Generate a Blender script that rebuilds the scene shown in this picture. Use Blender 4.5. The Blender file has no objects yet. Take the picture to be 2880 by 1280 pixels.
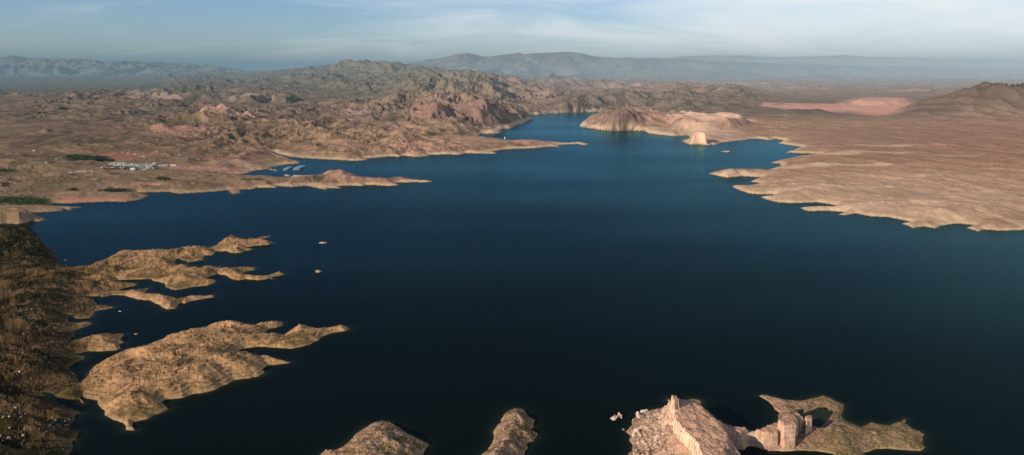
import bpy, bmesh, math, random
import numpy as np
random.seed(4)
rng = np.random.default_rng(7)
C = bpy.context.scene.collection

# ------------------------------------------------------------------ camera
H = 400.0
F = 2057.0
TH = math.atan((640 - 190) / F)
CT, ST = math.cos(TH), math.sin(TH)

def at(px, py, z=0.0):
    u = (px - 1440) / F
    v = (640 - py) / F
    dy = CT + v * ST
    dz = -ST + v * CT
    t = (z - H) / dz
    return (u * t, t * dy, z)

def proj(X, Y, Z):
    d = Y * CT - (Z - H) * ST
    up = Y * ST + (Z - H) * CT
    return 1440 + F * X / d, 640 - F * up / d

cam_d = bpy.data.cameras.new('camera')
cam = bpy.data.objects.new('camera', cam_d)
C.objects.link(cam)
cam.location = (0, 0, H)
cam.rotation_euler = (math.radians(90) - TH, 0, 0)
cam_d.sensor_width = 36
cam_d.lens = F / 2880 * 36
cam_d.clip_start = 1
cam_d.clip_end = 400000
bpy.context.scene.camera = cam

# ------------------------------------------------------------------ noise
_p = np.random.default_rng(11).permutation(256).astype(np.int32)
PERM = np.concatenate([_p, _p])
_g = np.linspace(0, 2 * np.pi, 256, endpoint=False)
GX = np.cos(_g).astype(np.float32)
GY = np.sin(_g).astype(np.float32)

def perlin(x, y, seed=0):
    x = x + seed * 17.31
    y = y + seed * 9.77
    xf = np.floor(x); yf = np.floor(y)
    xi = xf.astype(np.int32); yi = yf.astype(np.int32)
    fx = (x - xf).astype(np.float32); fy = (y - yf).astype(np.float32)
    u = fx * fx * fx * (fx * (fx * 6 - 15) + 10)
    v = fy * fy * fy * (fy * (fy * 6 - 15) + 10)
    x0 = xi & 255; x1 = (xi + 1) & 255; y0 = yi & 255; y1 = (yi + 1) & 255
    def g(a, b, dx, dy):
        h = PERM[PERM[a] + b]
        return GX[h] * dx + GY[h] * dy
    n00 = g(x0, y0, fx, fy); n10 = g(x1, y0, fx - 1, fy)
    n01 = g(x0, y1, fx, fy - 1); n11 = g(x1, y1, fx - 1, fy - 1)
    a = n00 + u * (n10 - n00); b = n01 + u * (n11 - n01)
    return (a + v * (b - a)) * 1.45

def fbm(x, y, wl, octv, seed=0, gain=0.5):
    s = 0; amp = 1; tot = 0
    f = 1.0 / wl
    for i in range(octv):
        s = s + amp * perlin(x * f, y * f, seed + i)
        tot += amp; amp *= gain; f *= 2.03
    return s / tot

def ridged(x, y, wl, octv, seed=0, gain=0.5):
    s = 0; amp = 1; tot = 0; w = 1
    f = 1.0 / wl
    for i in range(octv):
        n = 1.07 - np.sqrt(perlin(x * f, y * f, seed + i) ** 2 + .004)
        n = n * n
        s = s + amp * n * w
        w = np.clip(n * 1.6, 0, 1)
        tot += amp; amp *= gain; f *= 2.07
    return s / tot

def gullies(x, y, gx, gy, wl, octv, seed=0, gain=.5, branch=1.0):
    """branching gullies that run down the slope (gx, gy); 1-D arrays, returns about -1..1"""
    dx0 = gy.astype(np.float32); dy0 = (-gx).astype(np.float32)
    hx = np.zeros(x.shape, np.float32); sx = np.zeros_like(hx); sy = np.zeros_like(hx)
    amp = 1.0; f = 1.0 / wl; tot = 0
    r1 = _p.astype(np.float32) / 256; r2_ = np.roll(_p, 77).astype(np.float32) / 256
    for o in range(octv):
        px_ = x * f + seed * 3.7 + o * 11.3; py_ = y * f + seed * 1.9 + o * 5.1
        ix = np.floor(px_).astype(np.int32); iy = np.floor(py_).astype(np.int32)
        fx = (px_ - ix).astype(np.float32); fy = (py_ - iy).astype(np.float32)
        ddx = dx0 + sy * branch; ddy = dy0 - sx * branch
        ll = np.sqrt(ddx * ddx + ddy * ddy) + 1e-6; sc_ = np.minimum(1, 1.3 / ll); ddx = ddx * sc_; ddy = ddy * sc_
        c = np.zeros_like(hx); s_ = np.zeros_like(hx); wt = np.zeros_like(hx)
        for i in (-1, 0, 1):
            for j in (-1, 0, 1):
                h = PERM[PERM[(ix + i) & 255] + ((iy + j) & 255)]
                qx = fx - i - r1[h] * .6 - .2; qy = fy - j - r2_[h] * .6 - .2
                w = np.exp(-(qx * qx + qy * qy) * 2.6)
                m = (qx * ddx + qy * ddy) * 6.2832
                c += np.cos(m) * w; s_ -= np.sin(m) * w; wt += w
        c /= wt; s_ /= wt
        hx += c * amp; sx += s_ * ddx * amp * .8; sy += s_ * ddy * amp * .8
        tot += amp; amp *= gain; f *= 2.0
    return hx / tot

def slope_xy(X, Y, Z):
    """gradient of Z on a fan-shaped grid"""
    a = X[0, :] / Y[0, :]; yy = Y[:, 0]
    za = np.gradient(Z, a, axis=1); zy = np.gradient(Z, yy, axis=0)
    zx = za / Y
    return zx, zy - (X / Y) * zx

def sm(a, b, x):
    t = np.clip((x - a) / (b - a), 0, 1)
    return t * t * (3 - 2 * t)

# ------------------------------------------------------------------ polygons (traced on the lake plane)
def world_poly(pts, z=0.0):
    return np.array([at(x, y, z)[:2] for x, y in pts], dtype=np.float64)

def inside(X, Y, poly):
    """X, Y arrays, even-odd test, chunked"""
    n = len(poly)
    out = np.zeros(X.shape, bool)
    x0, y0 = poly.min(0); x1, y1 = poly.max(0)
    m = (X >= x0) & (X <= x1) & (Y >= y0) & (Y <= y1)
    xs = X[m]; ys = Y[m]
    c = np.zeros(xs.shape, bool)
    for i in range(n):
        ax, ay = poly[i]; bx, by = poly[(i + 1) % n]
        if ay == by: continue
        k = (ay > ys) != (by > ys)
        if not k.any(): continue
        xc = (bx - ax) * (ys - ay) / (by - ay) + ax
        c ^= k & (xs < xc)
    out[m] = c
    return out

def edge_dist(X, Y, polys, cap):
    """distance to polygon outlines, tiled; cap = function of Y or number"""
    segs = []
    for p in polys:
        q = np.roll(p, -1, 0)
        segs.append(np.concatenate([p, q], 1))
    S = np.concatenate(segs, 0)
    R, K = X.shape
    D = np.zeros(X.shape, np.float32)
    tr, tk = 24, 64
    sx0 = np.minimum(S[:, 0], S[:, 2]); sx1 = np.maximum(S[:, 0], S[:, 2])
    sy0 = np.minimum(S[:, 1], S[:, 3]); sy1 = np.maximum(S[:, 1], S[:, 3])
    for r in range(0, R, tr):
        for k in range(0, K, tk):
            x = X[r:r + tr, k:k + tk]; y = Y[r:r + tr, k:k + tk]
            cp = cap(y.mean()) if callable(cap) else cap
            m = (sx0 < x.max() + cp) & (sx1 > x.min() - cp) & (sy0 < y.max() + cp) & (sy1 > y.min() - cp)
            d = np.full(x.shape, cp * cp, np.float32)
            for ax, ay, bx, by in S[m]:
                dx = bx - ax; dy = by - ay
                L = dx * dx + dy * dy + 1e-9
                t = np.clip(((x - ax) * dx + (y - ay) * dy) / L, 0, 1)
                ex = x - ax - t * dx; ey = y - ay - t * dy
                d = np.minimum(d, ex * ex + ey * ey)
            D[r:r + tr, k:k + tk] = np.sqrt(d)
    return D

def sdf(X, Y, polys, cap):
    ins = np.zeros(X.shape, bool)
    for p in polys: ins |= inside(X, Y, p)
    d = edge_dist(X, Y, polys, cap)
    return np.where(ins, d, -d)

NORTH = [(-700,660),(-300,640),(0,631),(16,629),(55,630),(80,626),(90,622),(118,622),(130,616),(120,611),(104,606),(92,601),(96,597),(140,596),(179,593),(182,587),(196,594),(200,587),
 (229,584),(205,581),(150,580),(146,575),(160,571),(185,572),(237,570),(310,567),(352,568),(380,564),(405,559),(420,549),(400,545),(385,541),(425,541),(470,540),(503,545),(545,543),(601,540),(640,535),(651,547),(679,543),(671,534),
 (710,532),(724,527),(774,529),(780,523),(800,525),(819,527),(864,523),(892,530),(917,534),(922,529),(961,530),(953,523),(987,522),(1026,524),(1028,520),(1060,521),(1098,523),(1121,521),(1115,515),(1151,513),
 (1168,512),(1199,513),(1213,511),(1207,508),(1177,508),(1165,506),(1150,506),(1130,504),(1105,505),(1080,503),(1045,500),(1000,499),(960,498),(930,496),(900,492),(870,493),(845,492),(825,492),(818,497),(813,499),(791,498),
 (752,495),(696,494),(650,491),(682,489),(700,486),(696,484),(725,479),(740,477),(760,474),(780,467),(808,462),(847,459),(836,453),(813,447),(795,440),(782,436),(768,428),(770,427),(785,433),(808,440),
 (836,443),(878,446),(933,449),(992,452),(1028,451),(1030,446),(1059,443),(1098,440),(1121,442),(1132,438),(1171,442),(1205,439),(1213,435),(1250,435),(1291,435),(1311,431),(1360,432),(1399,432),(1385,427),
 (1392,425),(1420,420),(1453,419),(1490,418),(1552,412),(1577,414),(1560,409),(1585,407),(1622,405),(1647,409),(1654,405),(1636,400),(1594,403),(1552,400),(1520,398),(1496,398),(1476,397),
 (1440,396),(1400,392),(1363,388),(1340,384),(1357,377),(1405,375),(1413,371),(1380,366),(1400,364),(1435,362),(1440,359),(1457,353),(1485,342),(1499,337),(1490,331),(1482,327),(1532,323),(1560,320),(1613,317),
 (1669,316),(1773,313),(1850,318),(1880,327),(1860,338),(1845,341),(1803,337),(1740,327),(1719,325),(1669,332),(1645,346),(1630,354),(1640,358),(1658,362),(1690,366),(1719,369),(1775,368),(1814,369),(1831,376),
 (1860,380),(1893,383),(1937,381),(1940,388),(1923,397),(1930,402),(1943,407),(1965,406),(1993,409),(2000,406),(2013,408),(2027,401),(2083,395),(2125,390),(2144,391),(2159,395),(2181,391),(2203,395),(2188,403),
 (2218,408),(2255,413.5),(2237,421),(2213,429),(2255,432),(2304,433),(2255,440),(2203,449),(2168,458),(2196,461),(2196,468),(2170,477),(2140,483),(2100,482),(2060,480),(2024,482),(1995,489),(2020,495),(2043,500),(2088,496),(2140,498.5),
 (2112,512),(2158,518),(2106,521.6),(2062,523.5),(2069,531),(2106,544),(2144,547),(2177,547),(2166,553),(2136,553),(2151,561),(2188,570),(2237,572),(2293,569),(2330,574),(2352,579),(2337,585),(2293,584),
 (2248,584),(2260,590),(2274,594),(2330,593),(2378,596),(2360,604),(2378,605.5),(2408,600),(2449,609),(2498,611),(2554,622),(2561,628),(2537,629),(2572,643),(2602,637),(2636,643),(2645,634),(2690,630),(2740,633),
 (2718,641),(2751,651),(2766,645),(2815,649),(2880,646),(3000,655),(3150,700),(3500,740),(4200,760),(4600,700),(4600,186.4),(-1800,186.4),(-1800,700)]
NORTH = [(x, y) if y > 200 else (x, 186.0 + 14.5) for x, y in NORTH]

LEFT = [(-700,640),(-200,650),(0,655),(30,662),(70,658),(103,654),(108,665),(112,679),(125,690),(148,701),(140,707),(161,716),(158,724),(166,735),(163,745),(173,754),(196,756),(238,756),(246,752),(265,745),(302,729),(324,721),(335,708),(352,705),
 (419,707),(436,700),(447,707),(503,704),(559,700),(594,696),(612,688),(629,674),(645,668),(662,664),(672,670),(676,675),(696,679.5),(724,672),(735,668),(764,663),(755,667),(743,671),(730,677),(752,681),(770,682),(757,688),(718,691),(690,696),(710,702),(690,706),
 (676,712),(648,711),(636,706),(606,708),(604,714),(594,718),(574,719),(572,731),(545,735),(528,738),(515,732),(503,727),(495,729),(490,740),(497,748),(517,748),(553,752),(562,758),(590,753),(623,750),(618,757),(650,756),(675,753),(718,753),(715,759),(690,763),(682,770),
 (685,776),(730,778),(750,778),(775,772),(790,765),(797,771),(803,772),(780,776),(763,780),(767,785),(757,783),(730,788),(690,786),(668,789),(650,785),(640,777),(615,770),(604,774),(590,778),(571,786),(590,788),(608,789),(604,796),(585,803),(550,806),(520,812),(490,816),(478,811),(470,808),
 (464,799),(440,791),(419,785),(369,786),(335,788),(322,793),(345,794),(330,799),(386,797),(383,803),(349,809),(335,814),(330,821),(316,823),(290,828),(274,833),(243,833),(265,844),(274,861),(293,859),(321,865),(300,869),(279,872),(263,877.6),(260,886),(254,893),(210,897),(190,893),(193,908),(225,908),(251.5,905.5),
 (260,911),(237.6,919.5),(207,931),(214,942),(195,955),(178,970),(200,967),(223,962),(267,952),(312,946),(350,940),(339,953),(350,965),(335,970),(340,980),(327,984.5),(285,989),(246.5,987.5),(208,998),(237.6,1002),(235,1010),(208,1023),(190,1035),(205,1045),(217,1059),(222,1070),(228,1078),
 (243.5,1059),(258,1038),(280,1028),(297,1023),(306,1011),(345,998),(386,984.5),(420,973),(451,962),(463,953),(500,944),(540,936),(560,936),(581,924),(630,920),(665,914),(693,911),(700,920),(725,916),(752,911),(775,908),(797.5,908),(790.5,917),(756,927),(735,938),(721,945),(749,943),(766,938),(797.5,943),
 (810,936),(825.5,925),(857,924),(895,929),(930,924),(976,920),(983,924),(972,931),(927,938),(909,946),(893,957),(874,967),(850,975),(822,980),(770,978),(717,975),(695,978),(682,981),(668,988),(664,995),(668,1001),(707,997),(756,1007.5),(790,1014),(818.5,1020),(784,1025),(745,1030),(738,1040),(747,1046),(728,1058),
 (700,1064),(658,1070),(640,1080),(623,1086),(609,1094),(588,1101),(564,1106),(540,1108),(514,1118),(485,1122),(462,1125),(450,1131),(465,1142),(474,1151.5),(455,1160),(431,1169),(416,1179),(390,1184),(372,1190),(374,1197),(383,1210),(353,1210),(352,1200),(345,1190),(320,1180),(297,1169),(294,1154),(283,1145),(276,1139),(273,1126),(243.5,1121),(232,1115),
 (225,1118),(238,1136),(228,1133),(222,1124),(205,1128),(190,1126),(170,1120),(154,1112),(140,1105),(120,1102),(125,1115),(150,1128),(178,1142),(205,1152),(232,1161),(215,1166),(208,1172),(215,1180),(205,1188),(196,1198),(193,1213),(180,1217),(226,1219),(216,1228),(214,1237),(200,1243),(208,1252),(205,1264),(193,1280),(190,1310),(170,1350),(120,1400),(0,1480),(-700,1600)]
SPIT = [(278,832),(316,824),(345,819),(372,821),(400,813),(419,810),(412,818),(404,823),(430,829),(447,831),(475,836),(503,840),(530,837),(559,834),(580,834),(601,831),(601,836),(570,841),(545,845),(530,850),(520,854),(512,851),(503,855),(500,862),(492,868),(467,871),(458,865),(447,858),(430,849),(419,845),(400,843),(383,841),(365,835),(349,831),(316,830),(285,836)]
ISLE_A = [(880,1305),(902,1278),(913,1271),(937,1272),(960,1262),(979,1247),(993,1229),(1005,1218),(1025,1205),(1050,1195),(1077,1189),(1094,1191),(1110,1199),(1126,1208),(1143,1218),(1161,1229),(1185,1239),(1206,1250),(1200,1262),(1189,1280),(1165,1310),(1120,1360),(1040,1390),(940,1380),(890,1350)]
ISLE_B = [(1330,1310),(1354,1280),(1370,1266),(1381,1255),(1386,1243),(1389,1231),(1388,1218),(1391,1206),(1400,1197),(1408,1189),(1411,1179),(1416,1169),(1424,1161),(1433,1155),(1446,1152),(1459,1153),(1470,1154),(1478,1158),(1482,1164),(1484,1172),(1494,1176),(1505,1183),(1501,1190),(1503,1200),(1493,1210),(1503,1214),(1515,1222),(1508,1232),(1497,1241),(1487,1246),(1480,1249),(1484,1258),(1478,1268),(1474,1280),(1468,1310),(1440,1350),(1390,1370),(1340,1350)]
HEAD = [(1750,1310),(1766,1281),(1776,1268),(1780,1255),(1770,1238),(1772,1225),(1760,1214),(1770,1203),(1778,1195),(1776,1186),(1788,1176),(1790,1167),(1805,1163),(1822,1155),(1850,1150),(1889,1141),(1884,1133),(1876,1126),(1880,1122),(1898,1132),(1925,1128),(1945,1122),(1966,1124),(1974,1130),(1968,1139),(1985,1153),(2010,1175),(2040,1192),(2075,1204),(2100,1210),(2130,1213),(2160,1208),(2185,1196),
 (2190,1180),(2188,1166),(2194,1162),(2180,1152),(2172,1139),(2161,1128.5),(2145,1120),(2133,1113.5),(2142,1111),(2157,1112),(2180,1117),(2209,1125),(2235,1127),(2261,1126.6),(2290,1120),(2314,1113.5),(2336,1119),(2355,1130),(2373,1138),(2374,1148),(2366,1162),(2366,1172),(2377,1184),(2400,1193),(2422,1201),(2437,1196),(2451.5,1188),(2470,1194),(2500,1197),(2520,1190),(2537,1186),(2546,1178),(2548,1192),
 (2567,1205),(2585,1212),(2597,1220),(2595,1232),(2593,1244),(2604,1259),(2596,1264),(2586,1268),(2565,1267),(2537,1266),(2500,1262),(2463,1263),(2445,1270),(2429,1274),(2440,1300),(2480,1340),(2450,1400),(2380,1360),(2343,1276),(2300,1270),(2239,1267),(2200,1269),(2164.5,1268),(2140,1262),(2118,1255),(2108,1254),(2100,1258),(2090,1266),(2072,1264),(2055,1260),(2040,1262),(2048,1276),(2060,1290),(2110,1340),(2160,1420),(2000,1520),(1850,1500),(1760,1400)]

# ------------------------------------------------------------------ materials
def new_mat(name):
    m = bpy.data.materials.new(name); m.use_nodes = True
    nt = m.node_tree
    return m, nt, nt.nodes['Principled BSDF']

def terrain_mat(name, s1, s2, bump_d, bump_s=0.6, contrast=0.35, speck=0.0, speck_scale=0.15):
    m, nt, b = new_mat(name)
    N = nt.nodes; L = nt.links
    at_ = N.new('ShaderNodeAttribute'); at_.attribute_name = 'albedo'
    tc = N.new('ShaderNodeTexCoord')
    n1 = N.new('ShaderNodeTexNoise'); n1.inputs['Scale'].default_value = s1; n1.inputs['Detail'].default_value = 8; n1.inputs['Roughness'].default_value = 0.65
    n2 = N.new('ShaderNodeTexNoise'); n2.inputs['Scale'].default_value = s2; n2.inputs['Detail'].default_value = 6; n2.inputs['Roughness'].default_value = 0.7
    L.new(tc.outputs['Object'], n1.inputs['Vector']); L.new(tc.outputs['Object'], n2.inputs['Vector'])
    mr = N.new('ShaderNodeMapRange'); mr.inputs['From Min'].default_value = 0.3; mr.inputs['From Max'].default_value = 0.7
    mr.inputs['To Min'].default_value = 1 - contrast; mr.inputs['To Max'].default_value = 1 + contrast
    L.new(n1.outputs['Fac'], mr.inputs['Value'])
    mr2 = N.new('ShaderNodeMapRange'); mr2.inputs['From Min'].default_value = 0.3; mr2.inputs['From Max'].default_value = 0.7
    mr2.inputs['To Min'].default_value = 1 - contrast * .8; mr2.inputs['To Max'].default_value = 1 + contrast * .8
    L.new(n2.outputs['Fac'], mr2.inputs['Value'])
    mu = N.new('ShaderNodeMath'); mu.operation = 'MULTIPLY'
    L.new(mr.outputs[0], mu.inputs[0]); L.new(mr2.outputs[0], mu.inputs[1])
    vm = N.new('ShaderNodeVectorMath'); vm.operation = 'SCALE'
    L.new(at_.outputs['Color'], vm.inputs[0]); L.new(mu.outputs[0], vm.inputs['Scale'])
    col = vm.outputs[0]
    if speck > 0:
        vo = N.new('ShaderNodeTexVoronoi'); vo.inputs['Scale'].default_value = speck_scale
        L.new(tc.outputs['Object'], vo.inputs['Vector'])
        lt = N.new('ShaderNodeMapRange'); lt.inputs['From Min'].default_value = 0.2; lt.inputs['From Max'].default_value = 0.34
        lt.inputs['To Min'].default_value = speck; lt.inputs['To Max'].default_value = 0
        L.new(vo.outputs['Distance'], lt.inputs['Value'])
        mx = N.new('ShaderNodeMix'); mx.data_type = 'RGBA'
        L.new(lt.outputs[0], mx.inputs['Factor']); L.new(col, mx.inputs['A']); mx.inputs['B'].default_value = (.055, .05, .022, 1)
        col = mx.outputs['Result']
    L.new(col, b.inputs['Base Color'])
    b.inputs['Roughness'].default_value = 1.0
    b.inputs['Specular IOR Level'].default_value = 0.05
    bp = N.new('ShaderNodeBump'); bp.inputs['Strength'].default_value = bump_s; bp.inputs['Distance'].default_value = bump_d
    L.new(n1.outputs['Fac'], bp.inputs['Height']); L.new(bp.outputs[0], b.inputs['Normal'])
    return m

M_far = terrain_mat('distant_soil', 0.010, 0.05, 14, 0.9, 0.14)
M_range = terrain_mat('range_rock', 0.002, 0.008, 60, 0.9, 0.24)
M_near = terrain_mat('shore_soil', 0.06, 0.35, 3.0, 0.8, 0.22, 0.4, 0.12)
M_head = terrain_mat('headland_rock', 0.12, 0.6, 1.4, 0.7, 0.25)

def simple_mat(name, col, rough=0.7, var=0.15, scale=1.0):
    m, nt, b = new_mat(name)
    N = nt.nodes; L = nt.links
    tc = N.new('ShaderNodeTexCoord')
    n = N.new('ShaderNodeTexNoise'); n.inputs['Scale'].default_value = scale; n.inputs['Detail'].default_value = 5
    L.new(tc.outputs['Object'], n.inputs['Vector'])
    mr = N.new('ShaderNodeMapRange'); mr.inputs['From Min'].default_value = .3; mr.inputs['From Max'].default_value = .7
    mr.inputs['To Min'].default_value = 1 - var; mr.inputs['To Max'].default_value = 1 + var
    L.new(n.outputs['Fac'], mr.inputs['Value'])
    vm = N.new('ShaderNodeVectorMath'); vm.operation = 'SCALE'; vm.inputs[0].default_value = col
    L.new(mr.outputs[0], vm.inputs['Scale']); L.new(vm.outputs[0], b.inputs['Base Color'])
    b.inputs['Roughness'].default_value = rough
    return m

# ------------------------------------------------------------------ mesh from grid
def grid_mesh(name, X, Y, Z, col, keep=None, mat=None, kind='structure'):
    R, K = X.shape
    idx = np.arange(R * K, dtype=np.int32).reshape(R, K)
    q = np.stack([idx[:-1, :-1], idx[:-1, 1:], idx[1:, 1:], idx[1:, :-1]], -1)
    if keep is not None:
        f = keep[:-1, :-1] | keep[:-1, 1:] | keep[1:, 1:] | keep[1:, :-1]
        q = q[f]
    q = q.reshape(-1, 4)
    used = np.zeros(R * K, bool); used[q.ravel()] = True
    remap = np.cumsum(used).astype(np.int32) - 1
    q = remap[q]
    co = np.stack([X.ravel(), Y.ravel(), Z.ravel()], -1).astype(np.float32)[used]
    me = bpy.data.meshes.new(name)
    me.vertices.add(len(co)); me.vertices.foreach_set('co', co.ravel())
    me.loops.add(len(q) * 4); me.loops.foreach_set('vertex_index', q.ravel())
    me.polygons.add(len(q)); me.polygons.foreach_set('loop_start', np.arange(0, len(q) * 4, 4, dtype=np.int32))
    me.update(calc_edges=True)
    me.polygons.foreach_set('use_smooth', np.ones(len(q), bool))
    if col is not None:
        a = me.attributes.new('albedo', 'FLOAT_COLOR', 'POINT')
        c = np.ones((len(co), 4), np.float32); c[:, :3] = np.clip(col.reshape(-1, 3)[used] * np.array([.90, .79, .70], np.float32), 0.004, 0.9)
        a.data.foreach_set('color', c.ravel())
    if mat: me.materials.append(mat)
    o = bpy.data.objects.new(name, me); C.objects.link(o)
    if kind: o['kind'] = kind
    return o

def V(*c): return np.array(c, np.float32)
def mixc(col, c2, m):
    return col + (c2 - col) * m[..., None]

PINK = V(.50, .32, .235); TAN = V(.46, .32, .21); OLIVE = V(.20, .17, .095); BROWN = V(.30, .20, .14)
PALE = V(.70, .56, .40); DARKG = V(.035, .055, .022); RED = V(.42, .21, .155); GREYG = V(.20, .205, .15); SALMON = V(.74, .44, .34)

def interp2(tabY, tabX, T, Y, PXc):
    """smooth bilinear on table, tabY increasing rows (log), tabX columns"""
    ly = np.log(Y); ty = np.log(np.array(tabY, float)); tx = np.array(tabX, float); T = np.array(T, float)
    i = np.clip(np.searchsorted(ty, ly) - 1, 0, len(ty) - 2)
    j = np.clip(np.searchsorted(tx, PXc) - 1, 0, len(tx) - 2)
    fy = np.clip((ly - ty[i]) / (ty[i + 1] - ty[i]), 0, 1)
    fx = np.clip((PXc - tx[j]) / (tx[j + 1] - tx[j]), 0, 1); fx = fx * fx * (3 - 2 * fx)
    return (T[i, j] * (1 - fy) * (1 - fx) + T[i + 1, j] * fy * (1 - fx) + T[i, j + 1] * (1 - fy) * fx + T[i + 1, j + 1] * fy * fx)

TY = [1500, 2500, 3000, 4000, 5000, 6500, 7200, 8000, 8900, 10000, 12600, 18000, 30000, 70000]
TX = [-300, 0, 350, 700, 1000, 1300, 1500, 1750, 2000, 2300, 2600, 2880, 3300]
TE = [ # envelope heights (m)
 [10, 8, 6, 6, 6, 6, 6, 6, 10, 12, 12, 12, 14],
 [14, 12, 10, 10, 10, 6, 6, 6, 12, 18, 20, 20, 22],
 [18, 16, 12, 14, 16, 12, 8, 8, 14, 24, 28, 28, 30],
 [32, 30, 26, 28, 34, 28, 14, 20, 28, 36, 40, 42, 44],
 [50, 48, 44, 52, 62, 55, 24, 38, 44, 48, 54, 56, 60],
 [80, 78, 74, 84, 105, 96, 44, 50, 60, 68, 76, 82, 90],
 [94, 92, 88, 98, 125, 120,52, 55, 68, 78, 86, 96, 105],
 [108,106,102,112,150, 140,60, 60, 76, 88, 96, 110, 120],
 [119,118,116,132,190, 190,85, 68, 84, 97, 104,116, 125],
 [130,130,132,150,230, 235,110, 75, 90, 104,110, 122, 130],
 [158,158,165,235,340, 260,150, 105,105, 118,124, 132, 140],
 [225,230,235,270,300, 200,150, 130,130, 140,146, 150, 155],
 [300,300,290,280,260, 170,150, 140,140, 150,155, 160, 165],
 [300,300,290,280,260, 170,150, 140,140, 150,155, 160, 165]]
TA = [ # relief amplitude (m)
 [8, 8, 8, 8, 8, 6, 6, 6, 12, 12, 12, 12, 12],
 [6, 7, 9,14,14, 8, 6, 6, 13, 11, 11, 11, 11],
 [4, 5, 6,12,18,16,12, 8, 10, 7, 6, 6, 6],
 [5, 5, 8,18,26,34,14,20, 12, 4, 3, 3, 3],
 [5, 7,18,30,44,70,30,45, 12, 4, 3, 4, 4],
 [6, 9,26,34,60,95,80,60,26, 6, 8, 8, 8],
 [5, 7,12,34,70,110,90,60,40, 8, 10, 20, 20],
 [50,56,58,56,80,120,80,52, 40,10, 12, 40, 40],
 [4, 4, 6, 50,95,130,75,48, 38,20, 20, 40, 40],
 [10,12,12,56,110,140,75,48, 40, 30,30, 50, 50],
 [16,16,18,70,130,150,90,60, 50, 50,40, 50, 50],
 [10,10,20,60,90,60,40,30, 30, 30,30, 30, 30],
 [20,20,20,20,20,20,20,20, 20, 20,20, 20, 20],
 [10]*13]
def env(X, Y):
    px = 1440 + F * (X / Y) * CT
    return interp2(TY, TX, TE, Y, px)

CRX = [-500, 600, 700, 740, 800, 860, 900, 960, 1000, 1040, 1080, 1140, 1180, 1240, 1300, 1360, 1420, 1480, 1540, 4000]
CRY = [240, 236, 215, 204, 199, 192, 186, 183, 174, 180, 183, 187, 193, 202, 207, 211, 224, 244, 262, 262]

def warp(X, Y, wl, amp, seed):
    return X + amp * fbm(X, Y, wl, 3, seed), Y + amp * fbm(X, Y, wl, 3, seed + 40)

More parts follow.
